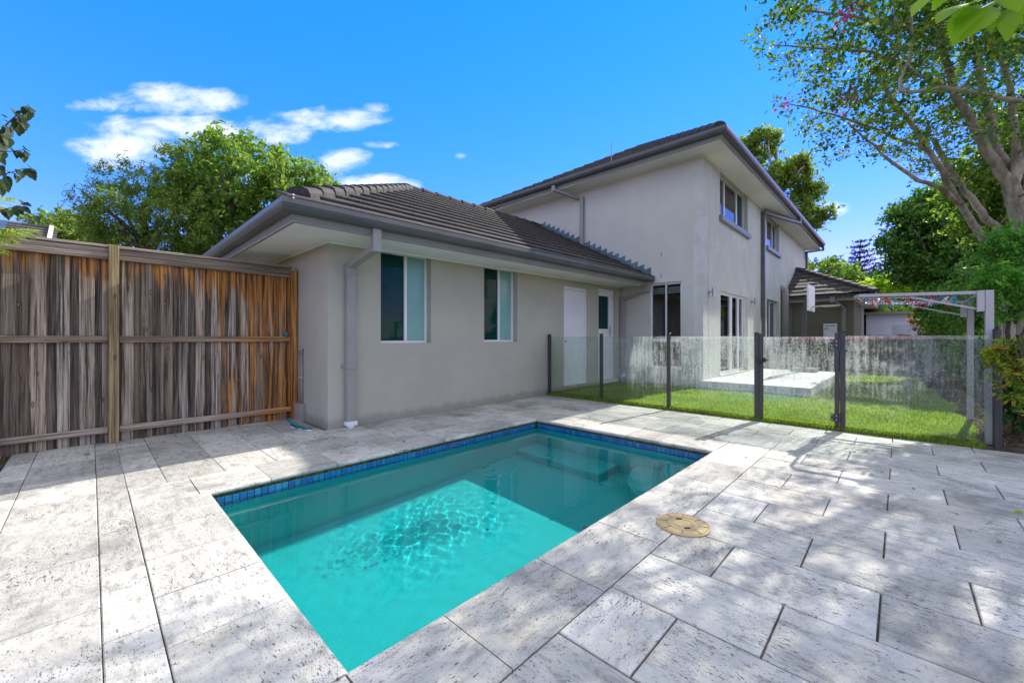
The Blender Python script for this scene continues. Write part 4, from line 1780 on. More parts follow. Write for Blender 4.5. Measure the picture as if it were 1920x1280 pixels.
# ================================================================ CLOTHESLINE
cls = thing('clothesline', 'pale folding clothesline frame on two square posts at the lawn edge', 'clothesline', (7.15, -.66, .03))
X0, X1, Yp, ZT = 6.40, 7.95, -.66, 1.615
for x in (X0, X1):
    m = MB()
    m.box(x - .03, x + .03, Yp - .03, Yp + .03, -.05, ZT)
    m.build('post', MAT['alu'], cls, bevel=.004)
    m = MB()
    m.box(x - .034, x + .034, Yp + .032, Yp + .085, ZT - .22, ZT)
    m.build('bracket', MAT['alu'], cls, bevel=.003)
    m = MB()
    m.beam((x, Yp + .06, ZT - .02), (x, .36, ZT - .015 + .03), .035, .035)
    m.build('arm', MAT['alu'], cls, bevel=.003)
    m = MB()
    m.beam((x + .02, Yp + .07, ZT - .19), (x + .02, -.08, ZT - .03), .02, .02)
    m.build('brace', MAT['alu'], cls)
m = MB()
m.tube([(X0, .36, ZT + .015), (X0 + .08, .40, ZT + .01), (X1 - .08, .40, ZT + .01), (X1, .36, ZT + .015)], .016, 8)
m.build('front_rail', MAT['alu'], cls)
m = MB()
m.tube([(X0, Yp + .06, ZT - .03), (X1, Yp + .06, ZT - .03)], .016, 8)
m.build('back_rail', MAT['alu'], cls)
wires = []
for k in range(5):
    x = X0 + .20 + k * .29
    m = MB()
    pts = [(x, Yp + .06 + (.40 - Yp - .06) * q / 8, ZT - .03 + .042 * q / 8 - .015 * math.sin(PI * q / 8)) for q in range(9)]
    m.tube(pts, .0018, 5)
    m.build('wire', MAT['fascia'], cls)
    wires.append(x)
PEGC = {'pink': (.62, .03, .16), 'teal': (.01, .30, .38), 'white': (.75, .76, .76), 'red': (.60, .05, .05)}
pegm = {}
for nme, c in PEGC.items():
    m = MB()
    for sg in (-1, 1):
        m.beam((0, sg * .004, .012), (0, sg * .012, -.058), .011, .005, up=(0, 1, 0))
        m.beam((0, sg * .004, .012), (0, sg * .006, .024), .011, .005, up=(0, 1, 0))
    m.tube([(-.007, 0, -.008), (.007, 0, -.008)], .006, 6)
    me = m.mesh('clothes_peg')
    me.materials.append(plain(nme + '_peg_plastic', c, .4, .5, var=.05))
    pegm[nme] = me
for k in range(44):
    nme = random.choice(['pink', 'teal', 'teal', 'teal', 'pink', 'white', 'red'])
    x = random.choice(wires)
    q = random.uniform(.12, .97)
    o = link('clothes_peg', pegm[nme], None, None, (x, Yp + .06 + (.40 - Yp - .06) * q, ZT - .03 + .042 * q - .015 * math.sin(PI * q) - .002))
    o.rotation_euler = (random.uniform(-.5, .5), random.uniform(-.6, .6), random.uniform(-.5, .5))
    o.scale = (1.15, 1.15, 1.15)
    tag(o, f'{nme} plastic peg clipped to a wire of the clothesline', 'clothes peg', 'clothes pegs on the clothesline')

# ================================================================ BASKETBALL HOOP, HEATER
bh = thing('basketball_hoop', 'basketball backboard on a dark pole seen edge on above the patio', 'basketball hoop', (13.6, 1.74, .205))
m = MB()
m.box(13.55, 13.65, 1.86, 1.96, .205, 1.9)
m.beam((13.6, 1.91, 1.86), (13.6, 1.83, 2.3), .08, .08)
m.build('pole', MAT['charcoal'], bh)
m = MB()
m.box(13.05, 14.15, 1.735, 1.775, 1.85, 2.55)
m.build('backboard', MAT['white_pvc'], bh, bevel=.012)
m = MB()
ring = [(13.6 + .225 * math.cos(a), 1.37 + .225 * math.sin(a), 1.98) for a in np.linspace(0, 2 * PI, 25)]
m.tube(ring, .014, 6, cap=False)
m.beam((13.6, 1.735, 1.97), (13.6, 1.585, 1.98), .10, .03)
m.build('rim', MAT['alu'], bh)
m = MB()
m.box(13.3, 13.9, 1.6, 2.2, .206, .30)
m.build('base', MAT['black'], bh, bevel=.03)

hw = thing('water_heater', 'white gas water heater box on the olive wall of the far wing', 'water heater', (18.2, 1.8, .8))
m = MB()
m.box(18.10, 18.28, 1.60, 1.99, .95, 1.64)
m.build('casing', MAT['white_pvc'], hw, bevel=.02)
m = MB()
m.box(18.092, 18.099, 1.66, 1.93, 1.555, 1.575)
m.box(18.092, 18.099, 1.84, 1.93, 1.47, 1.485)
m.box(18.092, 18.099, 1.84, 1.855, 1.41, 1.47)
m.box(18.092, 18.099, 1.915, 1.93, 1.41, 1.47)
m.build('vent_slot', MAT['black'], hw)
m = MB()
for y in (1.67, 1.75, 1.85, 1.92):
    m.tube([(18.2, y, .95), (18.2, y, .3)], .016, 6)
m.build('pipework', MAT['charcoal'], hw)


# ================================================================ BACKGROUND FENCE, SHED
MAT['aged'] = plain('aged_fence', (.19, .175, .15), .85, .2, var=.3, scale=4, bump=.3)
rfen = thing('boundary_fence', 'low dark weathered timber fence closing the far end of the lawn', 'fence', (17.2, -.6, 0))
y = 1.12
k = 0
while y > -3.2:
    m = MB()
    m.box(17.2, 17.22, y - .145, y, -.05, 1.22 + random.uniform(-.02, .02))
    m.build('paling', MAT['aged'], rfen)
    y -= .15
m = MB()
m.box(17.16, 17.199, -3.2, 1.1, 1.02, 1.10)
m.box(17.16, 17.199, -3.2, 1.1, .25, .33)
m.build('rail', MAT['aged'], rfen)
gt = thing('low_frame_gate', 'small low gate of thin pale rails in front of the dark fence', 'gate', (15.9, .35, .03))
m = MB()
m.box(15.9, 15.93, -.02, .0, .03, .52)
m.box(15.9, 15.93, .72, .74, .03, .52)
m.build('gate_post', MAT['alu'], gt)
m = MB()
m.box(15.905, 15.925, .001, .719, .09, .13)
m.build('gate_rail', MAT['alu'], gt)

shed = thing('white_shed', 'low white rendered shed with a flat grey roof beyond the boundary fence', 'shed', (24, .3, 0))
m = MB()
m.box(24, 28, -2.2, 1.1, -.05, 2.15)
m.build('wall', MAT['white'], shed)
m = MB()
m.box(23.7, 28.2, -2.4, 1.14, 2.15, 2.27)
m.build('roof', MAT['fascia'], shed)
m = MB()
m.box(23.97, 23.999, -1.3, .2, .2, 1.7)
m.build('shed_door', MAT['concrete'], shed)

nb = thing('neighbour_house', 'neighbouring house whose tiled roof with solar panels shows above the fence', 'house', (-6, 27, 0))
m = MB()
m.box(-12, -1.6, 24.2, 30.2, -.05, 4.3)
m.build('wall', MAT['wall'], nb)
m = MB()
zr, zeav = 6.05, 4.2
m.add([(-12.4, 23.6, zeav), (-1.25, 23.6, zeav), (-1.25, 27.2, zr), (-12.4, 27.2, zr), (-12.4, 30.8, zeav), (-1.25, 30.8, zeav)], [(0, 1, 2, 3), (3, 2, 5, 4), (1, 5, 2), (0, 3, 4)])
nr = m.build('roof', MAT['tile'], nb, fix=False)
m = MB()
for i in range(12):
    yv = 23.6 + 3.6 * i / 12
    z = zeav + (yv - 23.6) * (zr - zeav) / 3.6
    xq = -12.4
    while xq < -1.25:
        m.add([(xq, yv, z + .01), (xq + .29, yv, z + .01), (xq + .29, yv, z + .06), (xq, yv, z + .06), (xq + .29, yv + .33, z + .19), (xq, yv + .33, z + .19)], [(0, 1, 2, 3), (3, 2, 4, 5)])
        xq += .3
m.build('roof_tile_field', MAT['tile'], nr, kind='stuff')
m = MB()
m.beam((-1.2, 23.55, zeav + .02), (-1.2, 27.2, zr + .06), .12, .2)
m.build('barge_board', MAT['white_pvc'], nr)
pv = plain('solar_cell', (.06, .08, .14), .15, .6, var=.1)
for i in range(4):
    m = MB()
    xq = -6.6 + i * 1.07
    sl_ = (zr - zeav) / 3.6
    f0, f1 = 25.3, 26.85
    m.add([(xq, f0, zeav + (f0 - 23.6) * sl_ + .16), (xq + 1.0, f0, zeav + (f0 - 23.6) * sl_ + .16), (xq + 1.0, f1, zeav + (f1 - 23.6) * sl_ + .16), (xq, f1, zeav + (f1 - 23.6) * sl_ + .16),
           (xq, f0, zeav + (f0 - 23.6) * sl_ + .12), (xq + 1.0, f0, zeav + (f0 - 23.6) * sl_ + .12), (xq + 1.0, f1, zeav + (f1 - 23.6) * sl_ + .12), (xq, f1, zeav + (f1 - 23.6) * sl_ + .12)],
          [(0, 1, 2, 3), (4, 7, 6, 5), (0, 4, 5, 1), (1, 5, 6, 2), (2, 6, 7, 3), (3, 7, 4, 0)])
    m.build('solar_panel', pv, nr)


# ================================================================ TREES AND SHRUBS
def tubes_np(segs, n=6):
    """segs: list of (points, radii) -> MB"""
    m = MB()
    for pts, rad in segs:
        m.tube(pts, rad, n, cap=True)
    return m


class Tree:
    def __init__(s, name, label, cat, base, bark, group=None):
        s.root = thing(name, label, cat, base, group)
        s.base = Vector(base)
        s.sk = []      # skeleton points (pos, radius)
        s.segs = []
        s.bark = bark

    def limb(s, pts, r0, r1, sub=4, wob=.03):
        pts = [Vector(p) for p in pts]
        out = []
        for i in range(len(pts) - 1):
            p0 = pts[max(i - 1, 0)]; p1 = pts[i]; p2 = pts[i + 1]; p3 = pts[min(i + 2, len(pts) - 1)]
            for k in range(sub):
                t = k / sub
                q = .5 * ((2 * p1) + (p2 - p0) * t + (2 * p0 - 5 * p1 + 4 * p2 - p3) * t * t + (3 * p1 - p0 - 3 * p2 + p3) * t ** 3)
                out.append(q + Vector((random.uniform(-wob, wob), random.uniform(-wob, wob), random.uniform(-wob, wob))) * (0 if i == 0 and k == 0 else 1))
        out.append(pts[-1])
        n_ = len(out)
        rad = [r0 + (r1 - r0) * (i / (n_ - 1)) for i in range(n_)]
        s.segs.append((out, rad))
        for p, r in zip(out, rad):
            s.sk.append((p, r))
        return out

    def connect(s, centres, r_tip=.004, rmax=.03, sag=.12, frac=1.0):
        """grow twigs from the nearest limb to each cluster centre"""
        c0 = sum((p for p, _ in s.sk), Vector()) / len(s.sk)
        cs = sorted(centres, key=lambda c: (Vector(c) - s.base).length)
        P = np.array([p[:] for p, _ in s.sk])
        R = [r for _, r in s.sk]
        for c in cs:
            if random.random() > frac:
                continue
            cv = np.array(c[:])
            d = np.linalg.norm(P - cv, axis=1) + np.maximum(0, P[:, 2] - cv[2]) * .8
            i = int(np.argmin(d))
            a = Vector(P[i])
            b = Vector(c)
            L = (b - a).length
            if L < .03:
                continue
            r0 = min(R[i] * .75, rmax, .004 + L * .02)
            k = max(2, min(7, int(L / .3) + 2))
            pts = []
            for q in range(k + 1):
                t = q / k
                p = a.lerp(b, t) + Vector((0, 0, sag * L * math.sin(PI * t)))
                if 0 < q < k:
                    p += Vector((random.uniform(-1, 1), random.uniform(-1, 1), random.uniform(-1, 1))) * L * .05
                pts.append(p)
            rad = [r0 + (r_tip - r0) * q / k for q in range(k + 1)]
            s.segs.append((pts, rad))
            P = np.vstack([P, np.array([p[:] for p in pts[1:]])])
            R += rad[1:]

    def finish(s, leaves, size, mat, n=6, name='crown', trunk='trunk', **kw):
        tubes_np(s.segs, n).build(trunk, s.bark, s.root, smooth=True, fix=False)
        if len(leaves):
            leaf_cloud(name, leaves, size, mat, s.root, **kw)
        return s.root


def ell(n, c, r, shell=.35):
    """points in an ellipsoid, biased to its outer part"""
    d = unit(rng.normal(size=(n, 3)))
    rad = (shell + (1 - shell) * rng.random((n, 1)) ** .6)
    return np.array(c) + d * rad * np.array(r)


def sprinkle(centres, per, r, K=5):
    """leaves set along short sprays that fan out of each cluster centre"""
    centres = np.asarray(centres)
    n = len(centres)
    r = np.broadcast_to(np.asarray(r, dtype=float), (3,))
    ends = unit(rng.normal(size=(n, K, 3)) + np.array([0, 0, .25])) * rng.uniform(.55, 1.25, (n, K, 1)) * r
    kk = rng.integers(0, K, (n, per))
    u = rng.random((n, per, 1)) ** .65
    E_ = np.take_along_axis(ends, kk[:, :, None].repeat(3, 2), axis=1)
    P = centres[:, None, :] + E_ * u + rng.normal(size=(n, per, 3)) * r * .17
    return P.reshape(-1, 3)


def to_px(P):
    P = np.asarray(P)
    dep = CH * P[:, 0] + SH * P[:, 1]
    r = SH * P[:, 0] - CH * P[:, 1]
    dep = np.maximum(dep, .01)
    return 960 + 758 * r / dep, 634 - 758 * (P[:, 2] - EYE) / dep, dep


def make_tree(name, label, base, h, crown_c, crown_r, ncl, per, cr, size, leaf, bark, trunk_r=.16, group=None, shell=.35, up=.5, aspect=.5, droop=.0, frac=.6, cat='tree', lobes=None, keep=None):
    t = Tree(name, label, cat, base, bark, group)
    b = Vector(base)
    cc = Vector(crown_c)
    top = cc + Vector((0, 0, crown_r[2] * .5))
    t.limb([b, b.lerp(cc, .45) + Vector((random.uniform(-.15, .15), random.uniform(-.15, .15), 0)), cc, top], trunk_r, trunk_r * .25)
    for k in range(6):
        a = k * PI / 3 + random.uniform(-.3, .3)
        s0 = b.lerp(cc, random.uniform(.5, .9))
        e_ = cc + Vector((math.cos(a) * crown_r[0] * .6, math.sin(a) * crown_r[1] * .6, random.uniform(-.1, .5) * crown_r[2]))
        t.limb([s0, s0.lerp(e_, .5) + Vector((0, 0, .1)), e_], trunk_r * .45, trunk_r * .12, 3)
    if lobes:
        cs = np.concatenate([ell(max(3, int(ncl * w)), c, r, shell) for (c, r, w) in lobes])
    else:
        cs = ell(ncl, crown_c, crown_r, shell)
    if keep is not None:
        cs = cs[keep(cs)]
    cs = cs[cs[:, 2] > .15]
    t.connect([Vector(c) for c in cs], frac=frac, rmax=trunk_r * .3)
    t.finish(sprinkle(cs, per, cr), size, leaf, 5, up=up, aspect=aspect, droop=droop)
    return t.root


# --- trees beyond the paling fence
def P3(x, y, t):
    return tuple(W(x, y, t))


b0 = W(470, 634, 14.5)
make_tree('broadleaf_tree', 'large bright green broadleaf tree rising behind the paling fence', (b0.x, b0.y, -.05), 8, P3(480, 395, 14.5), (2.8, 2.8, 2.4), 430, 38, .40, .18, LF['maple'], BK['dark'], .28,
          lobes=[(P3(470, 360, 14.5), (2.3, 2.3, 1.9), .6), (P3(560, 385, 14.5), (1.7, 1.7, 1.4), .22), (P3(615, 385, 14.6), (.8, 1.0, .8), .09), (P3(390, 400, 14.2), (1.6, 1.6, 1.8), .25), (P3(480, 460, 14.3), (2.6, 2.0, 1.2), .2)], shell=.5)
b0 = W(300, 634, 12.5)
make_tree('feathery_tree', 'wispy olive tree with feathery leaves left of the broadleaf tree', (b0.x, b0.y, -.05), 6, P3(270, 420, 12.5), (2.2, 2.2, 1.6), 330, 62, .30, .11, LF['feather'], BK['dark'], .2,
          lobes=[(P3(290, 420, 12.5), (1.9, 1.9, 1.2), .55), (P3(270, 345, 12.5), (1.2, 1.0, .55), .16), (P3(215, 420, 12.3), (1.0, 1.0, .8), .22), (P3(350, 430, 12.6), (1.2, 1.2, 1.2), .2), (P3(330, 290, 12.5), (.35, .5, .35), .04)], shell=.4, aspect=.22, frac=.9)
b0 = W(105, 634, 22)
make_tree('spindly_tree', 'small spindly tree beside the neighbouring roof with the solar panels', (b0.x, b0.y, -.05), 6, P3(105, 425, 22), (1.3, 1.3, .9), 70, 26, .35, .20, LF['maple'], BK['dark'], .14, shell=.3, frac=.9)
b0 = W(150, 634, 19)
make_tree('rounded_tree', 'low rounded yellow green tree between fence top and feathery tree', (b0.x, b0.y, -.05), 5, P3(150, 440, 19), (1.4, 1.4, .8), 110, 30, .32, .16, LF['gum'], BK['dark'], .14, shell=.3)

# --- trees beyond the house
b0 = W(1470, 634, 30)
make_tree('gum_tree', 'tall olive gum tree showing over the upper roof edge', (b0.x, b0.y, -.05), 15, P3(1455, 330, 30), (4, 4, 4), 190, 80, .6, .22, LF['gum'], BK['crape'], .35,
          lobes=[(P3(1425, 275, 30), (1.5, 1.6, .9), .28), (P3(1400, 310, 30.5), (1.8, 1.6, 1.4), .22), (P3(1490, 318, 29.5), (1.35, 1.3, .95), .24), (P3(1455, 345, 29.5), (1.6, 1.4, 1.2), .26), (P3(1518, 362, 29), (1.0, 1.0, .85), .17), (P3(1500, 395, 28.7), (1.0, 1.0, 1.0), .14), (P3(1538, 408, 28.5), (.7, .7, .8), .1)], shell=.4)
b0 = W(1545, 634, 40)
make_tree('round_tree', 'rounded bright green tree behind the rear wing roof', (b0.x, b0.y, -.05), 8, P3(1540, 525, 40), (3.2, 3.2, 1.9), 200, 44, .6, .3, LF['maple'], BK['dark'], .3, shell=.5)
b0 = W(1590, 634, 55)
make_tree('hazy_tree', 'low grey green tree mass at the foot of the tall pine', (b0.x, b0.y, -.05), 8, P3(1620, 540, 55), (6.5, 6.5, 2.4), 240, 40, .9, .38, LF['pine'], BK['dark'], .3, shell=.4)

# Norfolk pine
pb0 = W(1612, 634, 60)
pine = Tree('pine_tree', 'tall dark pine with tiers of level branches far beyond the roof', 'tree', (pb0.x, pb0.y, -.05), BK['dark'])
top = W(1613, 448, 60)
pine.limb([(pb0.x, pb0.y, -.05), (pb0.x, pb0.y, 8), top], .35, .04, 6, .03)
pl = []
zz = 6.5
while zz < top.z - .3:
    fr_ = (top.z - zz) / (top.z - 6.5)
    R = .5 + 3.6 * fr_ ** .8
    nb_ = random.randint(6, 8)
    for k in range(nb_):
        a = 2 * PI * k / nb_ + random.uniform(-.4, .4)
        Rr = R * random.uniform(.65, 1.1)
        p0 = Vector((pb0.x, pb0.y, zz))
        p1 = p0 + Vector((math.cos(a) * Rr, math.sin(a) * Rr, .18 * Rr))
        pm_ = p0.lerp(p1, .5) + Vector((0, 0, -.06 * Rr))
        pine.segs.append(([p0, pm_, p1], [.07, .05, .02]))
        npp = int(26 * Rr)
        tt = rng.random(npp) ** .7
        q = np.array(p0)[None] * ((1 - tt) ** 2)[:, None] + 2 * (tt * (1 - tt))[:, None] * np.array(pm_)[None] + (tt ** 2)[:, None] * np.array(p1)[None]
        pl.append(q + rng.normal(size=q.shape) * np.array([.16, .16, .10]))
    zz += random.uniform(.55, .85)
pine.finish(np.concatenate(pl), .34, LF['pine'], 5, up=.8, aspect=.3)

# --- right boundary: evergreen trees and shrubs
b0 = W(1770, 634, 11.0)
make_tree('evergreen_tree', 'dense dark glossy evergreen tree behind the clothesline', (b0.x, b0.y, .0), 5, P3(1790, 470, 11), (2.2, 1.8, 1.8), 760, 44, .28, .105, LF['dense'], BK['dark'], .16,
          lobes=[(P3(1775, 430, 11.2), (1.1, 1.2, 1.0), .28), (P3(1740, 480, 11.4), (.95, 1.0, .9), .2), (P3(1830, 470, 10.6), (1.3, 1.2, 1.4), .3), (P3(1800, 560, 10.8), (1.5, 1.0, 1.0), .3), (P3(1715, 395, 11.4), (.6, .6, .35), .06), (P3(1694, 455, 11.6), (.45, .5, .5), .05), (P3(1770, 372, 11.2), (.7, .6, .35), .07), (P3(1835, 355, 10.9), (.8, .6, .5), .09), (P3(1690, 515, 11.6), (.45, .5, .4), .05), (P3(1660, 462, 11.4), (.25, .3, .2), .015)], shell=.45, up=.4)
b0 = W(1860, 634, 8.2)
make_tree('evergreen_hedge', 'tall dense hedge of dark leaves right of the evergreen tree', (b0.x, b0.y, .0), 3, P3(1880, 560, 8.2), (1.6, 1.1, 1.3), 420, 60, .26, .085, LF['dense'], BK['dark'], .09,
          lobes=[(P3(1830, 590, 9.3), (1.2, .8, .8), .3), (P3(1890, 560, 8.0), (1.1, .8, 1.0), .35), (P3(1880, 660, 7.6), (1.4, .7, .7), .35), (P3(1790, 650, 10.8), (2.0, .7, .8), .35)], shell=.3, cat='hedge', up=.4)
b0 = W(1890, 634, 6.2)
make_tree('leafy_tree', 'mid green leafy tree directly behind the crape myrtle trunks', (b0.x, b0.y - .1, .0), 4, P3(1890, 380, 6.2), (.8, .7, .9), 280, 46, .24, .075, LF['maple'], BK['dark'], .08,
          lobes=[(P3(1895, 310, 6.2), (.62, .55, .6), .28), (P3(1850, 395, 6.3), (.55, .55, .55), .25), (P3(1910, 430, 6.2), (.7, .55, .55), .3), (P3(1815, 340, 6.4), (.36, .36, .36), .1), (P3(1925, 220, 6.2), (.6, .55, .5), .15)], shell=.25)
b0 = W(1905, 634, 4.6)
make_tree('pinnate_shrub', 'fresh green shrub with fine paired leaflets against the crape myrtle trunk', (b0.x, b0.y, .0), 2.5, P3(1905, 490, 4.6), (.5, .5, .7), 190, 44, .13, .055, LF['pinnate'], BK['twig'], .03,
          lobes=[(P3(1895, 465, 4.6), (.26, .26, .22), .4), (P3(1872, 530, 4.5), (.20, .2, .18), .2), (P3(1910, 550, 4.6), (.34, .3, .36), .4), (P3(1935, 470, 4.6), (.3, .3, .3), .15)], shell=.2, cat='shrub', up=.7, aspect=.33, frac=1)
b0 = W(1660, 634, 19)
make_tree('golden_shrub', 'wide yellow green shrub beyond the clothesline beside the shed', (b0.x, b0.y, .0), 3, P3(1680, 565, 19), (1.9, 1.5, 1.3), 330, 44, .32, .15, LF['yellow'], BK['dark'], .09,
          lobes=[(P3(1690, 545, 19), (1.6, 1.2, .75), .5), (P3(1660, 590, 18.6), (1.1, 1.0, .5), .25), (P3(1730, 580, 18.5), (1.3, 1.0, .9), .3), (P3(1620, 552, 20), (.6, .7, .5), .08)], shell=.35, cat='shrub')
b0 = W(1755, 634, 13.5)
make_tree('copper_shrub', 'shrub with copper brown leaves under the clothesline pegs', (b0.x, b0.y, .0), 1.6, P3(1755, 595, 13.5), (1.3, .6, .55), 130, 34, .2, .10, LF['copper'], BK['dark'], .05, shell=.3, cat='shrub')
b0 = W(1925, 700, 3.5)
make_tree('variegated_shrub', 'yellow and green variegated shrub leaning over the end fence post', (b0.x + .12, b0.y - .12, .0), 1.3, P3(1915, 655, 3.5), (.3, .28, .22), 110, 20, .085, .055, LF['croton'], BK['twig'], .025,
          lobes=[(P3(1905, 665, 3.6), (.17, .2, .14), .6), (P3(1925, 720, 3.5), (.18, .18, .25), .35), (P3(1880, 668, 3.7), (.09, .1, .06), .12)], shell=.2, cat='shrub', aspect=.36, up=.8, frac=1)
b0 = W(1935, 760, 4.2)
make_tree('shade_shrub', 'dark leafy shrub in the bed at the right edge of the paving', (b0.x, b0.y, .0), .9, P3(1925, 760, 4.3), (.35, .35, .35), 110, 18, .1, .085, LF['shade'], BK['twig'], .03,
          lobes=[(P3(1915, 790, 4.5), (.22, .25, .3), .5), (P3(1935, 740, 4.3), (.3, .3, .3), .5)], shell=.2, cat='shrub', aspect=.45, up=.6, frac=1)

# --- crape myrtle: the big multi-stemmed tree at the right
D = 5.0
cb = W(1925, 634, D)
cm_ = Tree('crape_myrtle', 'large multi stemmed crape myrtle with smooth pale trunks arching over the lawn', 'tree', (cb.x, cb.y, .0), BK['crape'])
F1 = W(1896, 350, D)
cm_.limb([(cb.x, cb.y, -.05), W(1930, 560, D), W(1918, 440, D), F1], .105, .085, 5, .008)
for pts, r0, r1 in (
        ([W(1909, 400, D), F1, W(1845, 270, D), W(1795, 180, D - .1), W(1765, 90, D - .3), W(1720, -40, D - .5)], .075, .022),
        ([W(1907, 400, D), F1, W(1870, 270, D + .1), W(1848, 190, D + .1), W(1825, 80, D), W(1800, -60, D)], .062, .022),
        ([W(1909, 400, D), W(1899, 345, D), W(1906, 290, D - .1), W(1900, 190, D - .2), W(1885, 130, D - .3), W(1850, 60, D - .5)], .058, .018),
        ([F1, W(1925, 280, D + .2), W(1950, 150, D + .3), W(1980, 0, D + .3)], .07, .03)):
    cm_.limb(pts, r0, r1, 5, .012)
F2 = W(1862, 480, D + .5)
cm_.limb([(cb.x + .3, cb.y + .1, -.05), W(1893, 560, D + .5), F2, W(1800, 380, D + .3), W(1745, 285, D + .1), W(1695, 215, D - .1), W(1650, 150, D - .4)], .068, .015, 5, .01)
cm_.limb([(cb.x + .6, cb.y + .1, -.05), W(1880, 470, D + 1.0), W(1840, 400, D + .9), W(1790, 330, D + .9), W(1750, 260, D + .8)], .07, .03, 5, .015)
cm_.limb([W(1800, 382, D + .3), W(1760, 352, D + .2), W(1700, 325, D), W(1640, 275, D - .1), W(1590, 230, D - .3)], .035, .008, 5, .012)
cm_.limb([W(1745, 285, D + .1), W(1660, 250, D), W(1560, 215, D - .2), W(1480, 195, D - .4)], .022, .006, 5, .012)
cm_.limb([W(1765, 90, D - .3), W(1690, 50, D - .5), W(1580, 30, D - .7), W(1460, 18, D - .9)], .03, .006, 5, .012)
cm_.limb([W(1795, 180, D - .1), W(1720, 140, D - .3), W(1640, 100, D - .5), W(1540, 90, D - .7), W(1450, 85, D - .8)], .026, .006, 5, .012)
cm_.limb([W(1940, 195, D - 1.2), W(1850, 178, D - 1.2), W(1770, 165, D - 1.2), W(1700, 172, D - 1.2), W(1688, 150, D - 1.2), W(1707, 100, D - 1.2), W(1708, 35, D - 1.2), W(1690, 0, D - 1.2)], .02, .012, 5, .004)
# crown: clusters through the crown's volume, thinned towards its ragged left edge
XL_ = [(-400, 1380), (0, 1385), (60, 1380), (110, 1425), (160, 1440), (235, 1440), (255, 1500), (300, 1545), (345, 1560), (420, 1545), (440, 1720), (480, 1900)]
C = np.concatenate([ell(2300, (6.2, -.55, 4.5), (3.1, 2.0, 2.0), .1), ell(520, (9.4, -1.0, 4.9), (2.4, 1.5, 1.7), .1)])
x_, y_, t_ = to_px(C)
lim = np.interp(y_, [a for a, b in XL_], [b for a, b in XL_])
keepm = (x_ > lim + rng.exponential(22, len(C))) & (y_ < 445) & (t_ > 2.6)
# open sky below the arching limbs
gap = (x_ > 1575) & (x_ < 1700) & (y_ > 300)
gap |= (x_ < 1580) & (y_ > 285) & (rng.random(len(C)) < .45)
gap |= (x_ > 1700) & (y_ > 330) & (rng.random(len(C)) < .75)
gap |= (x_ > 1690) & (y_ > 110) & (t_ < 4.9) & (rng.random(len(C)) < .72)
C = C[keepm & ~gap]
nzm = np.sin(C[:, 0] * 5.1 + 1) * np.sin(C[:, 1] * 4.7) + np.sin(C[:, 2] * 5.9 + C[:, 0] * 2)
C = C[(nzm > -.35)]
print('crape clusters', len(C))
cm_.connect([Vector(c) for c in C], r_tip=.0025, rmax=.02, sag=.08, frac=.8)
Lc = sprinkle(C, 30, .20, 6)
xp_, yp_, tp_ = to_px(Lc)
Lc = Lc[~((xp_ < np.interp(yp_, [a for a, b in XL_], [b for a, b in XL_]) - 14))]
cm_.finish(Lc, .052, LF['crape'], 5, up=.45, aspect=.52, droop=.2)
fl = []
for (px, py, t) in ((1587, 30, 4.3), (1583, 190, 4.6), (1478, 192, 4.5), (1590, 185, 4.6), (1600, 5, 4.2)):
    fl.append(rng.normal(size=(34, 3)) * np.array([.05, .05, .06]) + np.array(W(px, py, t)))
for f_ in fl:
    leaf_cloud('flower', f_, .035, LF['flower'], cm_.root, up=.2, aspect=.9, kind='stuff')


# --- close foliage: overhanging branch top right, twigs and fronds on the left
def toothed(L, w, teeth=7, fold=.12, bend=.15):
    m = MB()
    rightp, leftp, midp = [], [], []
    n_ = teeth * 2
    for i in range(n_ + 1):
        t = i / n_
        e_ = w * .5 * math.sin(PI * min(1, t * .93 + .03) ** .85) * (1.0 if i % 2 == 0 else .85)
        z = -bend * L * t * t
        midp.append((0, t * L, z))
        rightp.append((e_, t * L + (.0 if i % 2 == 0 else -.02 * L), z + fold * e_))
        leftp.append((-e_, t * L + (.0 if i % 2 == 0 else -.02 * L), z + fold * e_))
    v = midp + rightp + leftp
    k = n_ + 1
    f = []
    for i in range(n_):
        f.append((i, k + i, k + i + 1, i + 1))
        f.append((i + 1, 2 * k + i + 1, 2 * k + i, i))
    m.add(v, f)
    return m.mesh('leaf', fix=False)


big_me = toothed(.135, .068, 13, .2, .2)
big_me.materials.append(LF['big'])
for pgn in big_me.polygons:
    pgn.use_smooth = True
ob = thing('overhanging_branch', 'close overhanging branch of large toothed bright green leaves at top right', 'branch', tuple(W(1890, 0, 1.0)))
m = MB()
m.tube([W(2100, -120, 1.25), W(1990, -60, 1.1), W(1893, -8, 1.0), W(1850, 18, .98), W(1815, 32, .97)], [.014, .012, .01, .007, .003], 8)
m.tube([W(1893, -8, 1.0), W(1886, 12, .99), W(1884, 30, .98)], [.008, .006, .003], 6)
m.tube([W(1893, -8, 1.0), W(1800, -60, .95), W(1700, -50, .95)], [.008, .006, .003], 6)
m.build('stem', BK['twig'], ob, smooth=True)


def leaf_px(base, tip, t0, t1, me, parent, roll=0, name='leaf', wscale=1.0):
    p, q = W(*base, t0), W(*tip, t1)
    d = (q - p)
    L = d.length
    dn = d.normalized()
    view = ((p + q) / 2 - Vector((0, 0, EYE))).normalized()
    up_ = (-view * .55 + Vector((.25, -.1, .8)) * random.uniform(.4, 1.0))
    xax = dn.cross(up_).normalized()
    zax = xax.cross(dn).normalized()
    R = Matrix((xax, dn, zax)).transposed().to_4x4() @ Matrix.Rotation(roll, 4, 'Y')
    o = link(name, me, None, parent, p)
    o.rotation_euler = R.to_euler()
    s = L / .135
    o.scale = (s * wscale, s, s)
    return o


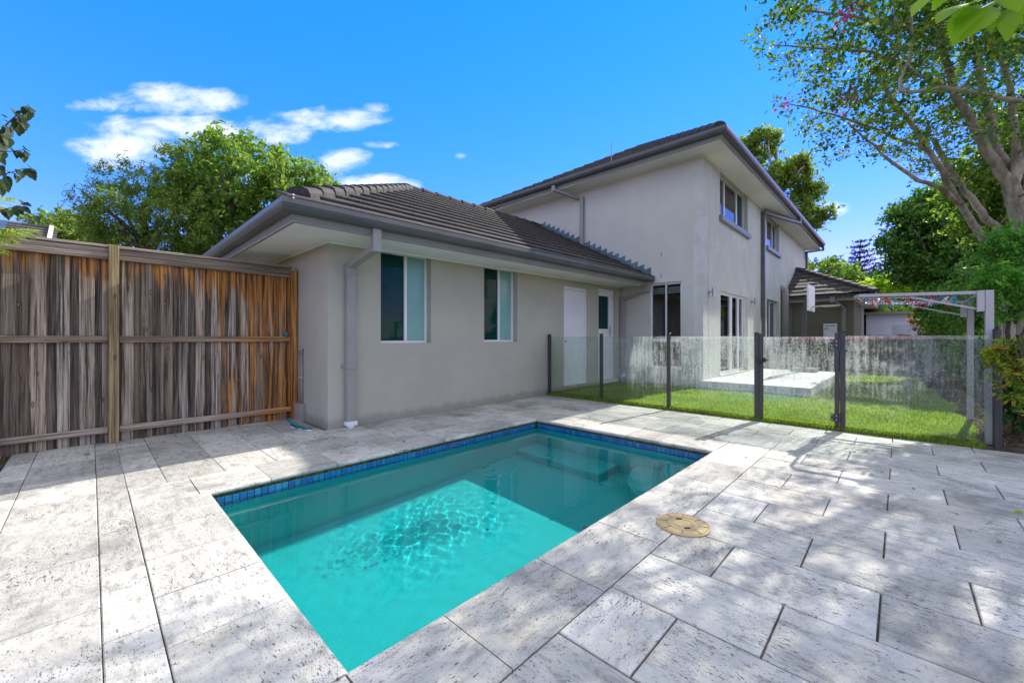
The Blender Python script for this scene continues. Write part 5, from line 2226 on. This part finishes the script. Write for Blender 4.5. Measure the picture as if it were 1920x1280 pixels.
for (b, tp_, t0, t1, rl, ws) in (((1845, 18), (1778, 48), .98, .9, .2, .9), ((1848, 20), (1804, 62), .98, .9, -.5, 1.0), ((1840, 8), (1745, 15), .97, .92, .3, 1.2), ((1835, 6), (1772, 36), .97, 1.02, .1, 1.3),
                                 ((1885, 26), (1848, 56), .98, .95, .2, .9), ((1885, 27), (1900, 72), .98, .93, -.3, 1.0), ((1886, 26), (1922, 48), .98, .95, .4, 1.1), ((1888, 12), (1935, 20), .99, .95, -.2, 1.2),
                                 ((1760, -8), (1698, 20), .95, .92, .2, 1.0), ((1885, 24), (1868, 56), .98, .97, .9, .8), ((1800, -40), (1750, 14), .95, .92, -.3, 1.1), ((1820, 30), (1768, 62), .97, .99, .7, .8), ((1895, -5), (1960, -5), 1, 1, 0, 1), ((1900, -30), (1905, 20), .95, .9, .3, 1.2)):
    b = (b[0], b[1] - 6)
    tp_ = (b[0] + (tp_[0] - b[0]) * .82, b[1] + (tp_[1] - b[1]) * .72)
    leaf_px(b, tp_, t0, t1, big_me, ob, rl, wscale=ws * .85)


def small_leaf(L=.06, w=.034):
    m = MB()
    v = [(0, 0, 0), (w * .42, L * .3, .006), (w * .45, L * .55, .004), (0, L, -.012), (-w * .45, L * .55, .004), (-w * .42, L * .3, .006), (0, L * .45, -.004)]
    m.add(v, [(0, 1, 6), (1, 2, 6), (2, 3, 6), (3, 4, 6), (4, 5, 6), (5, 0, 6)])
    return m.mesh('leaf', fix=False)


pear_me = toothed(.135, .080, 5, .22, .35)
pear_me.materials.append(LF['pear'])
pt_ = thing('pear_branch', 'slender hanging branch of dark rounded leaves at the left edge of the sky', 'branch', tuple(W(-60, 300, 3.0)))
m = MB()
m.tube([W(-90, 340, 3.0), W(-30, 280, 3.0), W(8, 238, 3.0), W(35, 212, 3.0), W(52, 198, 3.0)], [.012, .008, .005, .004, .002], 6)
m.tube([W(-90, 340, 3.0), W(-10, 284, 2.9), W(22, 284, 2.9), W(46, 281, 2.9)], [.01, .005, .003, .002], 6)
m.tube([W(-90, 360, 2.9), W(-10, 332, 2.9), W(25, 322, 2.9), W(48, 315, 2.9)], [.01, .005, .003, .002], 6)
m.tube([W(-90, 400, 2.9), W(-20, 400, 2.9), W(18, 390, 2.9), W(45, 388, 2.9)], [.01, .005, .003, .002], 6)
m.build('twig', BK['twig'], pt_)
for (b, tp_) in (((50, 200), (54, 222)), ((56, 200), (66, 206)), ((40, 208), (28, 214)), ((30, 216), (24, 202)), ((36, 214), (46, 224)), ((35, 222), (38, 248)), ((42, 226), (51, 236)), ((14, 222), (4, 214)), ((18, 232), (8, 222)),
                 ((12, 236), (18, 258)), ((22, 236), (26, 244)), ((8, 244), (-4, 250)), ((14, 256), (20, 272)), ((4, 250), (8, 268)), ((-2, 262), (10, 282)), ((2, 280), (6, 296)), ((-4, 296), (8, 302)), ((22, 282), (32, 278)), ((30, 284), (34, 292)),
                 ((40, 284), (48, 298)), ((46, 280), (56, 276)), ((46, 282), (56, 288)), ((18, 324), (28, 320)), ((34, 318), (44, 328)), ((30, 328), (36, 338)), ((50, 316), (62, 330)), ((54, 313), (66, 314)), ((10, 330), (18, 342)), ((4, 336), (16, 352)), ((-4, 346), (6, 360)), ((-4, 322), (8, 324)),
                 ((40, 382), (52, 380)), ((36, 388), (52, 392)), ((28, 386), (38, 396)), ((14, 394), (22, 402)), ((8, 392), (14, 406)), ((24, 392), (30, 400)), ((-2, 310), (4, 318)), ((46, 386), (40, 374)), ((66, 404), (72, 414)), ((52, 402), (56, 412))):
    leaf_px(b, tp_, 3.0, 2.97, pear_me, pt_, random.uniform(-.6, .6), wscale=random.uniform(.85, 1.15))

pf = thing('palm', 'arching yellow green palm fronds poking over the left end of the fence', 'palm', tuple(W(-260, 634, 3.6))[:2] + (0,))
m = MB()
bse = W(-260, 634, 3.6)
m.tube([(bse.x, bse.y, -.05), (bse.x, bse.y, 1.0), (bse.x + .02, bse.y, 1.65)], [.09, .07, .05], 8)
m.build('trunk', BK['dark'], pf)
crown0 = Vector((bse.x + .02, bse.y, 1.65))
for (mid, tip) in (((-60, 385), (38, 442)), ((-80, 400), (30, 454)), ((-70, 350), (28, 372)), ((-90, 370), (24, 392)), ((-60, 420), (70, 430)), ((-200, 300), (-80, 200)), ((-100, 430), (10, 470))):
    a, b, c = crown0, W(*mid, 3.5), W(*tip, 3.4)
    pts = [a.lerp(b, q / 8).lerp(b.lerp(c, q / 8), q / 8) for q in range(9)]
    m = MB()
    m.tube(pts, [.012 - .0012 * q for q in range(9)], 5)
    for q in range(34):
        t = .15 + .85 * q / 34
        i = min(7, int(t * 8))
        p = pts[i].lerp(pts[i + 1], t * 8 - i)
        d = (pts[i + 1] - pts[i]).normalized()
        for sg in (-1, 1):
            sd_ = d.cross(Vector((0, 0, 1))).normalized() * sg
            ld = (d * .75 + sd_ * .6 + Vector((0, 0, -.15 + random.uniform(-.1, .1)))).normalized()
            L = .26 * math.sin(PI * min(1, t * .9 + .08)) + .04
            wv = ld.cross(Vector((0, 0, 1))).normalized() * .008
            m.add([p - wv, p + wv, p + ld * L * .6 + wv * .9 + Vector((0, 0, .004)), p + ld * L - Vector((0, 0, .03)), p + ld * L * .6 - wv * .9], [(0, 1, 2, 4), (4, 2, 3)])
    m.build('frond', LF['palm'], pf, fix=False)
